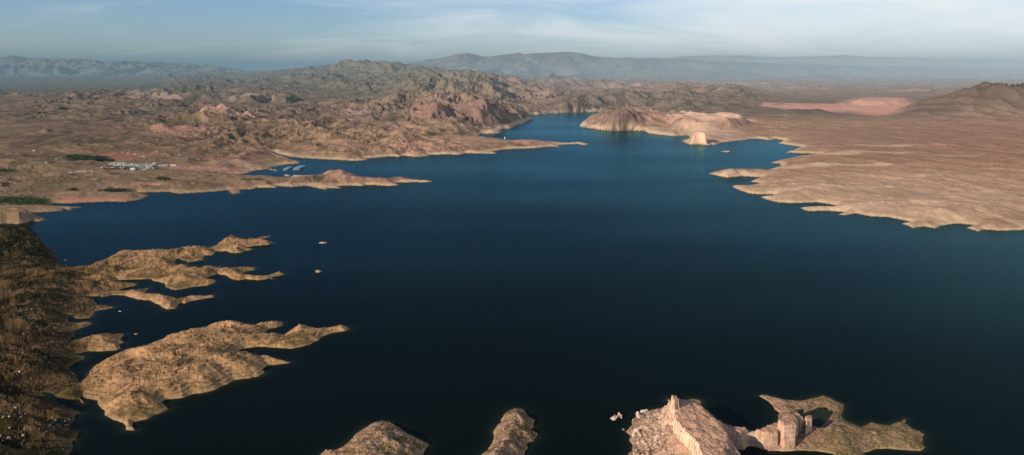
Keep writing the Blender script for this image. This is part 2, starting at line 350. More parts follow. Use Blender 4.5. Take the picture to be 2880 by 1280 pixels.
# ------------------------------------------------------------------ the ground (far shores, hills, plains) in one sheet
def make_ground():
    aa = np.linspace(-1.0, 1.0, 1500)
    ln = [math.log(1350)]
    while ln[-1] < math.log(17000): ln.append(ln[-1] + 0.0029)
    while ln[-1] < math.log(90000): ln.append(ln[-1] + 0.012)
    yy = np.exp(np.array(ln))
    Y = np.repeat(yy[:, None], len(aa), 1); X = Y * aa[None, :]
    P = [world_poly(NORTH)]
    w = 0.0035 * Y
    Xw = X + w * fbm(X, Y, 90, 2, 3) + w * .6 * fbm(X / Y * 900, np.log(Y) * 900, 14, 2, 5); Yw = Y + 1.6 * w * fbm(X, Y, 110, 3, 9)
    d = sdf(Xw, Yw, P, lambda y: max(500, y * 0.14))
    d = np.where((Y > 9500), 900, d)
    px = 1440 + F * (X / Y) * CT
    E = interp2(TY, TX, TE, Y, px); A = interp2(TY, TX, TA, Y, px)
    A = A * np.clip(1 + 1.9 * fbm(X, Y, 1900, 3, 15), .35, 1.8)
    PX, PY = proj(X, Y, E)
    L = np.clip(Y * 0.035, 60, 420)
    shore = 1 - np.exp(-np.maximum(d, 0) / L)
    narrows = sm(1240, 1330, px) * sm(4300, 4800, Y) * sm(1960, 1900, px)
    bank = (2.2 + 22 * narrows * (.6 + .8 * fbm(X, Y, 160, 3, 44))) * (1 - np.exp(-np.maximum(d, 0) / 12))
    wx, wy = warp(X, Y, 700, 190, 20)
    al = (wx * .62 - wy * .78) * .40; ac = wx * .78 + wy * .62
    r = ridged(al, ac, 560, 5, 60, 0.42)
    r2 = ridged(al * 1.1, ac + .15 * al, 230, 5, 80, 0.5)
    r3 = ridged(al * 1.3, ac, 90, 4, 90, 0.5)
    farm = sm(3500, 7500, Y)
    rel = (r * farm * .8 + r2 * (1 - farm) * 1.0) * 1.0 + r2 * farm * .32
    rel = (rel - .42)
    rough = A * rel * 1.9 * (1 - np.exp(-np.maximum(d, 0) / (L * .55)))
    Z = E * shore + bank + rough + (r3 - .55) * np.clip(A - 6, 0, 60) * .18 * shore
    # crest of the middle range
    cy = np.interp(PXg(X, Y), CRX, CRY)
    Yc = 13200.0 - 2400 * sm(1000, 1500, px)
    zc = H - (cy - 190) * Yc / 2110
    t = np.clip(1 - np.abs(Y - Yc) / 2600, 0, 1)
    prof = t * t * (3 - 2 * t) * (1 - sm(0, 1, (px - 1480) / 80)) * sm(600, 720, px)
    Z = Z - rough * prof * .35
    Z = Z + prof * (zc - (E + 0.18 * A)) * .95
    # knolls and individual hills: (px, ground py, rx px, ry px, height)
    hn = 1 + .5 * fbm(X, Y, 400, 3, 7)
    def hill(hx, hy, rx, ry, h, rgh=.45, p=1.0):
        nonlocal Z
        q = ((PX - hx) / rx) ** 2 + ((PY - hy) / ry) ** 2
        q = q * hn
        k = np.exp(-q * 1.3)
        if p > 1: k = sm(0.28, 0.6, k)
        Z = Z + h * k * (1 - rgh + rgh * 2 * r2) * np.clip(d / 30, 0, 1)
    hill(2785, 307, 150, 20, 122, .75); hill(2480, 292, 100, 7, 36, 0, 2); hill(2330, 306, 110, 4, 14, 0, 2); hill(2640, 262, 90, 4, 40, .1); hill(2640, 314, 110, 14, 40, .6); hill(2880, 304, 90, 20, 50, .6); hill(3050, 306, 120, 22, 70)
    hill(2235, 322, 55, 8, 28, .3); hill(2300, 318, 40, 7, 22, .3)
    hill(1745, 350, 62, 13, 62, .25)           # dark hill behind the pale ring
    hill(2000, 350, 125, 15, 46, .05, 2)       # sandy mesa
    hill(1966, 393, 27, 5.5, 52, .1, 2)
    for (kx, ky, kr, kh) in [(60,276,22,38),(105,282,18,36),(160,279,20,38),(205,277,16,36),(245,276,20,42),(290,282,22,44),(325,278,18,42),(390,276,24,50),(462,272,26,58),(500,281,18,40),(548,279,22,50),(590,279,24,50),(722,268,24,56),(784,272,30,62)]:
        hill(kx, ky, kr * 1.5, 3.0, kh * .62, .7)
    for (kx, ky, kr, kh) in [(440,354,24,36),(520,348,26,40),(588,340,26,50),(652,338,26,52),(706,336,22,46),(450,366,20,28),(275,388,16,20),(250,392,10,16),(130,372,10,18),(880,372,22,36),(960,352,26,40),(1060,345,24,44),(1010,385,18,30),(1150,332,36,60),(1210,324,30,56),(1120,300,26,60)]:
        hill(kx, ky, kr * 1.5, 5.0, kh * .6, .7)         # block at the water's edge
    hill(1900, 372, 60, 7, 22, .2, 2)
    hill(1360, 334, 78, 12, 72, .5); hill(1240, 338, 60, 14, 55, .5)
    hill(1930, 272, 100, 16, 50); hill(2060, 276, 90, 14, 60); hill(1740, 288, 90, 12, 48); hill(1620, 300, 60, 10, 40)
    hill(610, 345, 110, 10, 42, .3, 2); hill(700, 290, 60, 8, 46, .3, 2); hill(800, 288, 40, 9, 40, .3, 2); hill(450, 300, 130, 8, 34, .5); hill(200, 296, 180, 7, 26, .6)
    hill(940, 494, 70, 9, 17, .5); hill(850, 503, 60, 9, 10, .5); hill(1060, 508, 50, 6, 9, .5); hill(1120, 500, 22, 4, 6, .3)
    hill(1500, 402, 55, 5, 14, .3); hill(1400, 405, 70, 6, 10, .4)
    hill(2075, 483, 60, 8, 13, .2); hill(2700, 590, 90, 14, 10, .3); hill(2450, 520, 160, 20, 9, .3)
    hill(20, 612, 90, 12, 22, .3, 2); hill(-120, 612, 90, 16, 26, .3, 2); hill(560, 520, 120, 7, 7); hill(380, 528, 60, 6, 7)
    gxx, gyy = slope_xy(X, Y, Z)
    mk = (d > -60) & (Y < 16500) & (np.abs(X / Y) < .86)
    g = np.sqrt(gxx[mk] ** 2 + gyy[mk] ** 2)
    kk = 1.0 / np.sqrt(g * g + .05 ** 2)
    e = gullies(X[mk], Y[mk], gxx[mk] * kk, gyy[mk] * kk, 460, 4, 1, .42, .9)
    e2 = gullies(X[mk], Y[mk], gxx[mk] * kk, gyy[mk] * kk, 95, 3, 5, .5, 1.0)
    far_w = sm(3000, 5500, Y[mk])
    Am = A[mk]
    ero = np.zeros_like(Z); ero[mk] = e * far_w + e2 * (1 - far_w)
    steep = np.zeros_like(Z); steep[mk] = sm(.02, .22, g)
    Z = Z + ero * (.10 + .9 * steep) * np.clip(A * .45, 1.2, 34) * (1 - .45 * prof) * (1 - np.exp(-np.maximum(d, 0) / 45))
    # drop below the lake outside the shore
    Z = np.where(d > 0, np.maximum(Z, 0.25 + np.minimum(d * .08, 3)), -0.3 - np.minimum(-d * 0.12, 12))
    Z = np.where(Y > 16500, np.minimum(Z, E + 40), Z)
    Z = Z.astype(np.float32)
    # ---------------- colour
    n1 = fbm(X, Y, 900, 4, 101); n2 = fbm(X, Y, 260, 4, 111); n3 = fbm(X / Y * 3000, np.log(Y) * 2600, 60, 4, 121); n4 = fbm(X, Y, 60, 4, 131)
    nn = n3 * .6 + n2 * .5
    qx = PX + 26 * n3; qy = PY + 7 * n2 + 4 * n3
    col = np.zeros(X.shape + (3,), np.float32) + TAN
    col = mixc(col, PINK, sm(-.25, .3, n1))
    col = mixc(col, BROWN, sm(-.1, .35, nn) * .75)
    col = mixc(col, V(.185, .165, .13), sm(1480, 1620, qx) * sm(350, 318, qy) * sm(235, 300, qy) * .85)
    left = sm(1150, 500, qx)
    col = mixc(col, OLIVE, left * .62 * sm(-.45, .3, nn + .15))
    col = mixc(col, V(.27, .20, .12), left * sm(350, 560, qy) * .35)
    midh = sm(600, 900, qx) * sm(1560, 1400, qx) * sm(400, 300, qy)
    col = mixc(col, V(.23, .19, .13), midh * .75)
    col = mixc(col, V(.21, .205, .15), sm(315, 245, qy) * sm(1560, 1200, qx) * sm(300, 700, qx) * .85)
    col = mixc(col, V(.13, .155, .085), sm(285, 240, qy) * sm(900, 300, qx) * .75)
    # valley scrub, painted dark to double as shade; crests are bare
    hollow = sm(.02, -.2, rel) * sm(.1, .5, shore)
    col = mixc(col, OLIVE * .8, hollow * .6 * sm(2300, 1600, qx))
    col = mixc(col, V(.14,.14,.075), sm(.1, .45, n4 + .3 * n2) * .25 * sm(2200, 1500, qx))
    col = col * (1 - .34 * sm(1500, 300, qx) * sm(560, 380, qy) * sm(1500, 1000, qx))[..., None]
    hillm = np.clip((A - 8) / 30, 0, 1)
    hill_shade = sm(.62, .38, r3) * sm(.62, .42, r2) * hillm  # gully shadow painted into the hill colour as dark green
    col = mixc(col, V(.075, .085, .05), hill_shade * .75)
    col = mixc(col, V(.085, .09, .055), sm(-.05, -.5, ero) * (.25 + .75 * steep) * .65 * sm(6, 20, A))  # eroded gullies tinted dark as well, shade mixed with scrub tone
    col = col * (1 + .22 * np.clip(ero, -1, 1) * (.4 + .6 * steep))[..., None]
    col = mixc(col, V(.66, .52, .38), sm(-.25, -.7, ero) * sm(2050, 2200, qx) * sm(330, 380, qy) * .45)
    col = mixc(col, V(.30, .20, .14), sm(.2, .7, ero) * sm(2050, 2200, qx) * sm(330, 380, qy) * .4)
    gul_shade = sm(.6, .3, r3)
    col = col * (1 - .15 * gul_shade[..., None])  # gully creases dimmed in the colour, a painted shade
    def ell(ex, ey, rx, ry, c, a=1.0, soft=.5):
        nonlocal col
        mm = (np.abs(qx - ex) < rx * 1.4) & (np.abs(qy - ey) < ry * 1.4)
        q = ((qx[mm] - ex) / rx) ** 2 + ((qy[mm] - ey) / ry) ** 2
        col[mm] = mixc(col[mm], c, a * sm(1 + soft, 1 - soft, q))
    ell(2540, 450, 600, 70, V(.40, .26, .165), .55, .8); ell(2700, 400, 420, 50, V(.34, .215, .15), .6, .8)
    ell(2500, 560, 520, 80, V(.60, .45, .32), .6, .8); ell(2300, 385, 500, 28, V(.36, .25, .19), .6, .8)
    for (ex, ey, rx, ry, a) in [(2300, 467, 250, 6, .8), (2260, 425, 170, 5, .8), (2420, 431, 170, 3, .6), (2230, 405, 110, 3, .7), (2500, 408, 120, 2.5, .5), (2680, 440, 90, 3, .4), (2330, 530, 180, 5, .5), (2450, 575, 220, 6, .5), (2560, 610, 150, 6, .45), (2750, 560, 90, 8, .5), (2080, 490, 70, 8, .7), (2600, 500, 60, 4, .4)]:
        ell(ex, ey, rx, ry, PALE, a)
    ell(2330, 305, 130, 12, SALMON, .9); ell(2470, 300, 115, 24, SALMON, .95); ell(2200, 300, 60, 6, SALMON, .85); ell(2560, 258, 60, 4, SALMON, .8); ell(2660, 256, 40, 4, SALMON, .7); ell(2830, 256, 90, 4, SALMON * .9, .6)
    ell(1860, 249, 130, 4, SALMON, .7); ell(1770, 258, 60, 4, SALMON, .6); ell(2620, 410, 40, 3, SALMON, .5)
    ell(2780, 300, 190, 24, V(.13, .105, .08), .92, .7); ell(2640, 314, 110, 14, V(.17, .13, .10), .8, .6); ell(2235, 320, 55, 7, V(.17, .15, .12), .8); ell(3100, 300, 200, 26, V(.15, .125, .095), .9, .6)
    ell(1745, 345, 68, 13, V(.25, .18, .145), .9); ell(1995, 343, 125, 13, V(.80, .57, .43), .98, .3); ell(1900, 366, 120, 9, V(.66, .50, .37), .8); ell(1980, 372, 110, 14, V(.62, .45, .34), .7); ell(1965, 390, 34, 18, V(.80, .58, .42), .95); ell(1850, 360, 60, 7, V(.42, .3, .22), .6)
    ell(1360, 330, 90, 14, V(.31, .20, .165), .85); ell(1230, 335, 80, 16, V(.33, .20, .16), .7); ell(1000, 320, 60, 8, V(.5, .32, .26), .7); ell(1500, 270, 90, 20, V(.33, .25, .20), .6)
    ell(640, 335, 100, 9, SALMON * .85, .85); ell(700, 285, 60, 8, V(.5, .36, .28), .7); ell(430, 282, 90, 7, V(.5, .34, .26), .6); ell(500, 375, 120, 12, V(.42, .25, .19), .6); ell(1240, 305, 60, 5, V(.5, .3, .24), .5)
    ell(330, 445, 80, 9, RED * .9, .75); ell(420, 440, 60, 7, RED * .85, .6); ell(640, 440, 90, 9, RED, .5); ell(600, 475, 110, 8, V(.46, .28, .215), .9); ell(500, 473, 60, 5, V(.42, .25, .2), .8); ell(250, 558, 90, 7, RED, .9); ell(400, 523, 50, 5, V(.55, .3, .22), .8)
    ell(650, 460, 80, 6, V(.5,.36,.26), .6)
    ell(70, 565, 85, 9, V(.05, .085, .02), .9); ell(320, 535, 50, 5, V(.03, .05, .015), .9); ell(250, 449, 62, 7, V(.022, .042, .016), .97, .25); ell(215, 440, 40, 4, V(.03, .05, .018), .9)
    ell(150, 520, 120, 20, V(.17, .15, .07), .5); ell(460, 505, 22, 4, V(.04, .045, .02), .9); ell(205, 534, 16, 4, V(.04, .05, .02), .8); ell(400, 320, 70, 4, V(.09, .12, .07), .6); ell(20, 480, 30, 4, V(.06, .08, .035), .8)
    for _ in range(120):
        ex = rng.uniform(-100, 1500); ey = rng.uniform(300, 520); s = rng.uniform(4, 16)
        ell(ex, ey, s * 1.6, s * .33, V(.06, .07, .035), .7 * rng.uniform(.4, 1))
    # bleached band just above the water
    zz = Z + 1.5 * n4
    ring = sm(.2, .8, zz) * sm(15 * np.clip(Y / 4500, .25, 1.15) + 14 * narrows, 7 * np.clip(Y / 4500, .2, 1.1) + 14 * narrows, zz) * sm(L * .9, L * .3, d) * np.clip(.7 + .9 * n2 + .4 * sm(800, 1400, PX), .2, 1)
    col = mixc(col, PALE * V(1, .97, .88), ring * np.where(PX < 700, .35, .85))
    col = mixc(col, V(.08, .065, .04), sm(1.0, .3, Z) * .6)
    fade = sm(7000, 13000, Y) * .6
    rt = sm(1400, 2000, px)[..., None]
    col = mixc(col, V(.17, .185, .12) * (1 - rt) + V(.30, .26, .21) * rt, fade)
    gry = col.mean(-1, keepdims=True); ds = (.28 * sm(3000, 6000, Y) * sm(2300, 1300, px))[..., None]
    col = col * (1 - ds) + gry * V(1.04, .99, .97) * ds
    keep = Z > -6
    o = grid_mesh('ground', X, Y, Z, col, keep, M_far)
    return o, aa, np.array(ln), Z

def PXg(X, Y): return 1440 + F * (X / Y) * CT

ground, GA, GL, GZ = make_ground()

def ground_z(X, Y):
    a = X / Y; l = math.log(Y)
    j = (a - GA[0]) / (GA[1] - GA[0]); i = np.searchsorted(GL, l) - 1
    j0 = int(max(0, min(len(GA) - 2, j))); i0 = int(max(0, min(len(GL) - 2, i)))
    fj = min(max(j - j0, 0), 1); fi = min(max((l - GL[i0]) / (GL[i0 + 1] - GL[i0]), 0), 1)
    return float((GZ[i0, j0] * (1 - fj) + GZ[i0, j0 + 1] * fj) * (1 - fi) + (GZ[i0 + 1, j0] * (1 - fj) + GZ[i0 + 1, j0 + 1] * fj) * fi)

def on_ground(px, py):
    """where the sight line to a traced spot meets the land"""
    z = 80.0
    best = None
    for k in range(400):
        zz = 120 - k * .31
        X, Y, _ = at(px, py, zz)
        if Y <= 0 or Y > 60000: continue
        g = ground_z(X, Y)
        if g >= zz: return (X, Y, g)
    return at(px, py, 0)

# ------------------------------------------------------------------ far ranges
def make_range(name, pts, Y0, Yc, Y1, base, col1, col2, wl, rough, bands=0):
    aa = np.linspace(-1.05, 1.05, 1100)
    px_all = 1440 + F * aa * CT
    m = (px_all > pts[0][0]) & (px_all < pts[-1][0]); aa = aa[m]
    yy = np.concatenate([np.linspace(Y0, Yc, 90), np.linspace(Yc, Y1, 14)[1:]])
    Y = np.repeat(yy[:, None], len(aa), 1); X = Y * aa[None, :]
    px = 1440 + F * (X / Y) * CT
    cy = np.interp(px, [p[0] for p in pts], [p[1] for p in pts])
    n = fbm(X, Y * .6, wl * .6, 5, 201)
    zc = H - (cy - 190) * Yc / 2110 + (Yc / 2110) * 2.2 * n
    s = (Y - Y0) / (Yc - Y0)
    wx, wy = warp(X, Y, wl * 1.2, wl * .35, 210)
    r = ridged(wx, wy * .8, wl, 6, 220, .55)
    sp = np.where(s < 1, np.clip(s, 0, 1) ** 1.15, 1 - .9 * (Y - Yc) / (Y1 - Yc))
    Z = base + (zc - base) * sp + (r - .75) * rough * 1.35 * np.clip(s * 4, 0, 1) * np.clip((1.02 - s) * 4 + .05, 0, 1)
    Z = np.where(s < 1, np.minimum(Z, base + (zc - base) * np.clip(s, 0, 1) ** .35), Z)
    Z[0, :] = base - 150
    c = np.zeros(X.shape + (3,), np.float32) + col1
    c = mixc(c, col2, sm(-.2, .3, fbm(X, Y, wl * .7, 4, 240)))
    if bands:
        b = np.sin(Z / bands + 2 * n) * .5 + .5
        c = mixc(c, V(.5, .42, .34), b * sm(.5, .9, s) * .6)
    return grid_mesh(name, X, Y, Z, c, None, M_range)

make_range('mountain_range', [(-700,168),(-300,160),(0,163),(60,162),(105,157),(150,165),(310,166),(345,172),(480,171),(520,176),(600,182),(640,182),(700,192),(740,200),(800,208),(900,216),(1000,222)],
           16500, 21000, 24000, 185, V(.17, .21, .15), V(.24, .25, .19), 1400, 360)
make_range('mountain_range', [(1020,205),(1100,188),(1180,174),(1240,165),(1290,150),(1320,147),(1350,156),(1380,160),(1440,152),(1458,148),(1475,153),(1500,150),(1540,148),(1600,148),(1650,155),(1720,162),(1800,165),(1900,167),(2000,172),(2200,180),(2500,186),(2900,192),(3500,196)],
           17500, 26000, 30000, 150, V(.20, .21, .17), V(.27, .25, .2), 2200, 420)
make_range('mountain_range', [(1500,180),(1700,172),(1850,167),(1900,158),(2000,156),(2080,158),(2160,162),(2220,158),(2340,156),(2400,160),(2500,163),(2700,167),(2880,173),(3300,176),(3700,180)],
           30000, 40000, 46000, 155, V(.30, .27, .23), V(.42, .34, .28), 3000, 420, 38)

# ------------------------------------------------------------------ near landforms
def polar(ax0, ax1, na, Y0, Y1, st):
    aa = np.linspace(ax0, ax1, na)
    yy = np.exp(np.arange(math.log(Y0), math.log(Y1), st))
    Y = np.repeat(yy[:, None], na, 1); X = Y * aa[None, :]
    return X, Y
def cart(x0, x1, y0, y1, st):
    xx = np.arange(x0, x1, st); yy = np.arange(y0, y1, st)
    return np.meshgrid(xx, yy)

def terrace(Z, step, k):
    q = Z / step; f = q - np.floor(q)
    return (np.floor(q) + f * (1 - k) + k * sm(.35, .95, f)) * step

def make_left():
    X, Y = polar(-1.15, -.10, 1000, 520, 1750, .0017)
    P = [world_poly(LEFT), world_poly(SPIT)]
    w = .003 * Y
    Xw = X + w * fbm(X, Y, 26, 3, 3); Yw = Y + w * fbm(X, Y, 22, 3, 9)
    d = sdf(Xw, Yw, P, 130)
    PX, PY = proj(X, Y, np.zeros_like(X))
    dp = np.maximum(d, 0)
    wx, wy = warp(X, Y, 90, 25, 300)
    c, s_ = math.cos(.35), math.sin(.35)
    ux = (wx * c + wy * s_) * .42; uy = (-wx * s_ + wy * c)
    r = ridged(ux, uy, 70, 6, 310, .52)
    big = 1 - np.exp(-dp / 38)
    far_l = sm(260, 40, PX)
    amp = 15 + 6 * far_l
    Z = 1.2 * (1 - np.exp(-dp / 3)) + big * (7 + 3 * far_l) + (r - .42) * amp * 1.5 * (1 - np.exp(-dp / 18))
    # big terraced peninsula is smoother and taller along its spine
    pen = sm(215, 250, PX) * sm(880, 930, PY)
    Zp = 1.0 * (1 - np.exp(-dp / 3)) + 22 * (1 - np.exp(-dp / 45)) + (r - .45) * 21 * (1 - np.exp(-dp / 22)) + 1.5 * fbm(X, Y, 25, 4, 330) * np.clip(dp / 10, 0, 1)
    Z = Z * (1 - pen) + Zp * pen
    # dark rocky hill in the far left corner
    hk = sm(170, 90, PX) * sm(790, 735, PY) * sm(0, 25, d)
    Z = Z + hk * (4 + 13 * ridged(ux * 1.6, uy * 1.6, 40, 4, 340))
    gxx, gyy = slope_xy(X, Y, Z); mk = d > -5
    g = np.sqrt(gxx[mk] ** 2 + gyy[mk] ** 2); kk = 1.0 / np.sqrt(g * g + .06 ** 2)
    ero = np.zeros_like(Z); ero[mk] = gullies(X[mk], Y[mk], gxx[mk] * kk, gyy[mk] * kk, 58, 4, 3, .5, 1.0)
    Z = Z + ero * (2.8 + 1.5 * far_l - 1.0 * pen) * (1 - np.exp(-dp / 9))
    Z = Z * .45 + .55 * (terrace(Z + 4.5 * fbm(X, Y, 50, 4, 345), 3.4, .8) * (pen) + Z * (1 - pen))
    Z = np.where(d > 0, np.maximum(Z, .15 + np.minimum(d * .05, 1)), -.3 - np.minimum(-d * .25, 8))
    n1 = fbm(X, Y, 120, 4, 351); n2 = fbm(X, Y, 35, 4, 352); n3 = fbm(X, Y, 9, 3, 353)
    ns = fbm(ux * 1.2, uy * 1.2, 34, 5, 356)
    col = np.zeros(X.shape + (3,), np.float32) + V(.42, .28, .18)
    col = mixc(col, V(.54, .36, .24), sm(-.1, .35, n1))
    col = mixc(col, V(.155, .125, .045), sm(-.15, .3, n2 + .5 * ns) * .75)
    veg = sm(.05, -.25, r - .42) * .8
    col = mixc(col, V(.08, .08, .025), veg * .8)
    col = mixc(col, V(.10, .088, .035), sm(-.1, -.55, ero) * .7)
    col = mixc(col, V(.60, .44, .29), sm(.25, .7, ero) * .35)
    dk = sm(330, 130, PX + 60 * n1)  # darker brush at the left, with lens falloff painted in
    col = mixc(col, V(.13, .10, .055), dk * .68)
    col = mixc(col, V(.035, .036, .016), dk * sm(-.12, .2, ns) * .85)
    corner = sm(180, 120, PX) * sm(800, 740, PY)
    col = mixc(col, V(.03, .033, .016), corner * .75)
    col = mixc(col, V(.30, .27, .13), corner * sm(.18, .38, fbm(ux * 2, uy * 3, 14, 3, 380)) * .8)
    pk = V(.56, .37, .23)
    col = mixc(col, pk, pen * .7)
    col = mixc(col, V(.12, .10, .04), pen * sm(-.02, -.2, r - .45) * .7)
    fq = (Z + 4.5 * fbm(X, Y, 50, 4, 345)) / 3.4 ; fq = fq - np.floor(fq)
    col = mixc(col, V(.12, .09, .045), pen * sm(.2, .4, fq) * sm(.95, .8, fq) * .5 * sm(-.2, .25, n2 + .15))
    col = mixc(col, V(.56, .39, .25), pen * sm(.92, 1.0, fq) * .5)
    col = mixc(col, V(.10, .085, .03), sm(.12, .4, n3) * .45)
    rim = sm(5, 1.5, d) * sm(0, .6, d)
    col = mixc(col, V(.50, .38, .24), rim * .55 * (1 - dk * .6))
    sc = sm(.25, .42, fbm(ux * 1.5, uy * 3, 10, 3, 390)) * dk
    col = mixc(col, V(.38, .28, .22), sc * .55)
    col = col * (1 - .5 * dk)[..., None] * .95 * V(1.04, 1.0, .84)  # left falloff of light multiplied into the colour
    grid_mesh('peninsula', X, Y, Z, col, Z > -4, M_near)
    return X, Y, Z
LX, LY, LZ = make_left()
_la = (LX[0, :] / LY[0, :]); _ll = np.log(LY[:, 0])
def left_z(x, y):
    j = int(np.clip(np.searchsorted(_la, x / y), 1, len(_la) - 1)); i = int(np.clip(np.searchsorted(_ll, math.log(y)), 1, len(_ll) - 1))
    return float(LZ[i, j])

def make_isle(poly, peak, seed, green):
    P = world_poly(poly); x0, y0 = P.min(0) - 12; x1, y1 = P.max(0) + 12
    X, Y = cart(x0, x1, y0, y1, .55)
    d = sdf(X + 2.2 * fbm(X, Y, 12, 3, seed), Y + 2.2 * fbm(X, Y, 12, 3, seed + 5), [P], 60)
    dp = np.maximum(d, 0)
    n = fbm(X, Y, 22, 5, seed + 10)
    wx, wy = warp(X, Y, 30, 8, seed + 14)
    r = ridged(wx, wy, 34, 5, seed + 20)
    Z = 1.0 * (1 - np.exp(-dp / 1.5)) + peak * (1 - np.exp(-dp / (peak * 1.5))) + (r - .45) * 7 * (1 - np.exp(-dp / 12)) + 1.2 * n * np.clip(dp / 6, 0, 1) + .5 * fbm(X, Y, 4, 3, seed + 30) * np.clip(dp / 3, 0, 1)
    Z = Z * .45 + .55 * terrace(Z, 1.7, .8)
    Z = np.where(d > 0, np.maximum(Z, .12), -.2 - np.minimum(-d * .3, 6))
    n2 = fbm(X, Y, 9, 4, seed + 40); n3 = fbm(X, Y, 3, 3, seed + 50)
    col = np.zeros(X.shape + (3,), np.float32) + V(.38, .25, .16)
    col = mixc(col, V(.48, .33, .25), sm(0, .4, n))
    col = mixc(col, V(.13, .11, .03), sm(.0, .35, n2 + green * sm(0, 1, (X - X.mean()) / (x1 - x0) * 2)) * .8)
    col = mixc(col, V(.07, .06, .03), sm(.15, .4, n3) * .7)
    col = mixc(col, V(.7, .58, .45), sm(.33, .45, fbm(X, Y, 2.2, 2, seed + 60)) * .7)
    col = mixc(col, V(.4, .31, .18), sm(4, 1, d) * sm(0, .5, d) * .5)
    grid_mesh('island', X, Y, Z, col, Z > -3, M_head)
    return X, Y, Z
IA = make_isle(ISLE_A, 22, 400, .35)
IB = make_isle(ISLE_B, 19, 430, .35)

def make_head():
    P = world_poly(HEAD); x0, y0 = P.min(0) - 10; x1, y1 = P.max(0) + 10
    X, Y = cart(x0, x1, max(y0, 560), y1, .5)
    n5 = fbm(X, Y, 14, 4, 500); nb = fbm(X, Y, 6, 3, 505)
    d = sdf(X + 1.6 * n5, Y + 1.6 * fbm(X, Y, 14, 4, 507), [P], 70)
    dp = np.maximum(d, 0)
    PX, PY = proj(X, Y, np.zeros_like(X))
    wx, wy = warp(X, Y, 40, 10, 510)
    r = ridged(wx, wy, 46, 5, 515)
    Z = .8 * (1 - np.exp(-dp / 2)) + 7 * (1 - np.exp(-dp / 26)) + (r - .45) * 4 * (1 - np.exp(-dp / 14)) + .5 * nb * np.clip(dp / 5, 0, 1)
    Z = .5 * Z + .5 * terrace(Z, 1.2, .8)
    cap = np.zeros_like(Z); cliff = np.zeros_like(Z)
    xw = X + 3.0 * fbm(X, Y, 9, 3, 520) + 1.2 * fbm(X, Y, 3, 2, 522); yw = Y + 3.2 * fbm(X, Y, 8, 3, 521)
    def feat(poly, z, tiltx, cl, cw, slope, rough=1.0, side=None):
        nonlocal Z, cap, cliff
        p = world_poly(poly, z)
        s = sdf(xw, yw, [p], 90)
        cx = p[:, 0].min()
        top = z - tiltx * (X - cx) + rough * (1.3 * n5 + .5 * nb)
        out = np.maximum(-s, 0)
        if side is not None:
            (ax, ay), (bx, by) = at(side[0][0], side[0][1], z)[:2], at(side[1][0], side[1][1], z)[:2]
            ll = math.hypot(bx - ax, by - ay)
            sd_ = ((bx - ax) * (yw - ay) - (by - ay) * (xw - ax)) / ll
            k_ = sm(3, -3, sd_ * side[2])
            cl = cl * k_; slope = slope * k_ + side[3] * (1 - k_)
        flut = 1 + .35 * fbm(X, Y, 5, 2, 530)
        zz = top - cl * sm(0, 1, out / cw / flut) - slope * np.maximum(out - cw, 0) + np.minimum(s, 0) * .02
        zz = np.where(s > 0, top - .6 * np.exp(-s / 3), zz)
        k = (zz > Z)
        cap = np.where(k & (s > 0), 1, np.where(k, 0, cap))
        cliff = np.where(k & (s <= 0) & (out < cw * 1.6), 1, np.where(k, 0, cliff))
        Z = np.maximum(Z, zz)
    # sloping slab with the tall pale cliff on its left
    feat([(1893,1128),(1915,1124),(1948,1127),(1965,1141),(1990,1163),(2018,1178),(2038,1198),(2035,1230),(2022,1255),(2040,1290),(2090,1380),(2000,1450),(1985,1330),(1978,1270),(1968,1243),(1950,1225),(1922,1203),(1905,1178),(1896,1152)], 34, .06, 15, 3.2, .52, 1.3, ((1893, 1140), (1990, 1300), 1, .8))
    # needle at the head of the slab
    feat([(1892,1109),(1899,1109),(1904,1120),(1895,1124)], 44, .0, 14, 3.0, 1.5, .3)
    # fluted wall
    feat([(2040,1192),(2075,1199),(2105,1203),(2125,1206),(2150,1199),(2180,1187),(2194,1184),(2192,1202),(2184,1213),(2165,1214),(2148,1212),(2136,1215),(2120,1214),(2098,1214),(2088,1222),(2070,1218),(2050,1226),(2036,1236)], 19, 0.02, 15, 2.2, .5)
    # tall stepped tower
    feat([(2192,1182),(2200,1168),(2214,1160),(2232,1160),(2244,1168),(2238,1180),(2237,1196),(2214,1200),(2204,1192)], 27, .08, 24, 2.0, .45)
    feat([(2236,1160),(2250,1162),(2260,1172),(2254,1178),(2240,1172)], 22, .1, 19, 2, .5)
    # free standing pinnacle
    feat([(2264,1170),(2280,1169),(2283,1180),(2268,1184)], 21, .0, 20, 1.6, .4, .4)
    # knobs in the cove
    feat([(2072,1232),(2088,1226),(2098,1240),(2086,1246)], 9, 0, 7, 2, .5, .5)
    feat([(2060,1244),(2072,1240),(2082,1254),(2070,1256)], 6, 0, 5, 2, .5, .5)
    gx0 = np.gradient(Z, .5, axis=1); gy0 = np.gradient(Z, .5, axis=0); g = np.sqrt(gx0 ** 2 + gy0 ** 2); kk = 1 / np.sqrt(g * g + .05 ** 2)
    e = gullies(X.ravel(), Y.ravel(), (gx0 * kk).ravel(), (gy0 * kk).ravel(), 19, 3, 9, .55, 1.0).reshape(X.shape)
    Z = Z + e * np.clip(.5 + g * 1.2, .5, 1.7) * (1 - np.exp(-dp / 6))
    Z = np.where(d > 0, np.maximum(np.minimum(Z, d * 3.2 + .3), .12), -.2 - np.minimum(-d * .3, 6))
    shade_pond = world_poly([(2281,1203),(2300,1205),(2316,1194),(2328,1180),(2341,1163),(2340,1154),(2330,1155),(2322,1146),(2300,1146),(2280,1156),(2262,1162),(2258,1150),(2240,1152)])  # dark pond carved where the towers' shadow falls, standing in for it
    dl = sdf(xw, yw, [shade_pond], 30)
    Z = np.where((dl > -12) & (Z < 12), np.minimum(Z, np.maximum(-dl, 0) * .28 - np.clip(dl, 0, 4) * .5 - .05), Z)
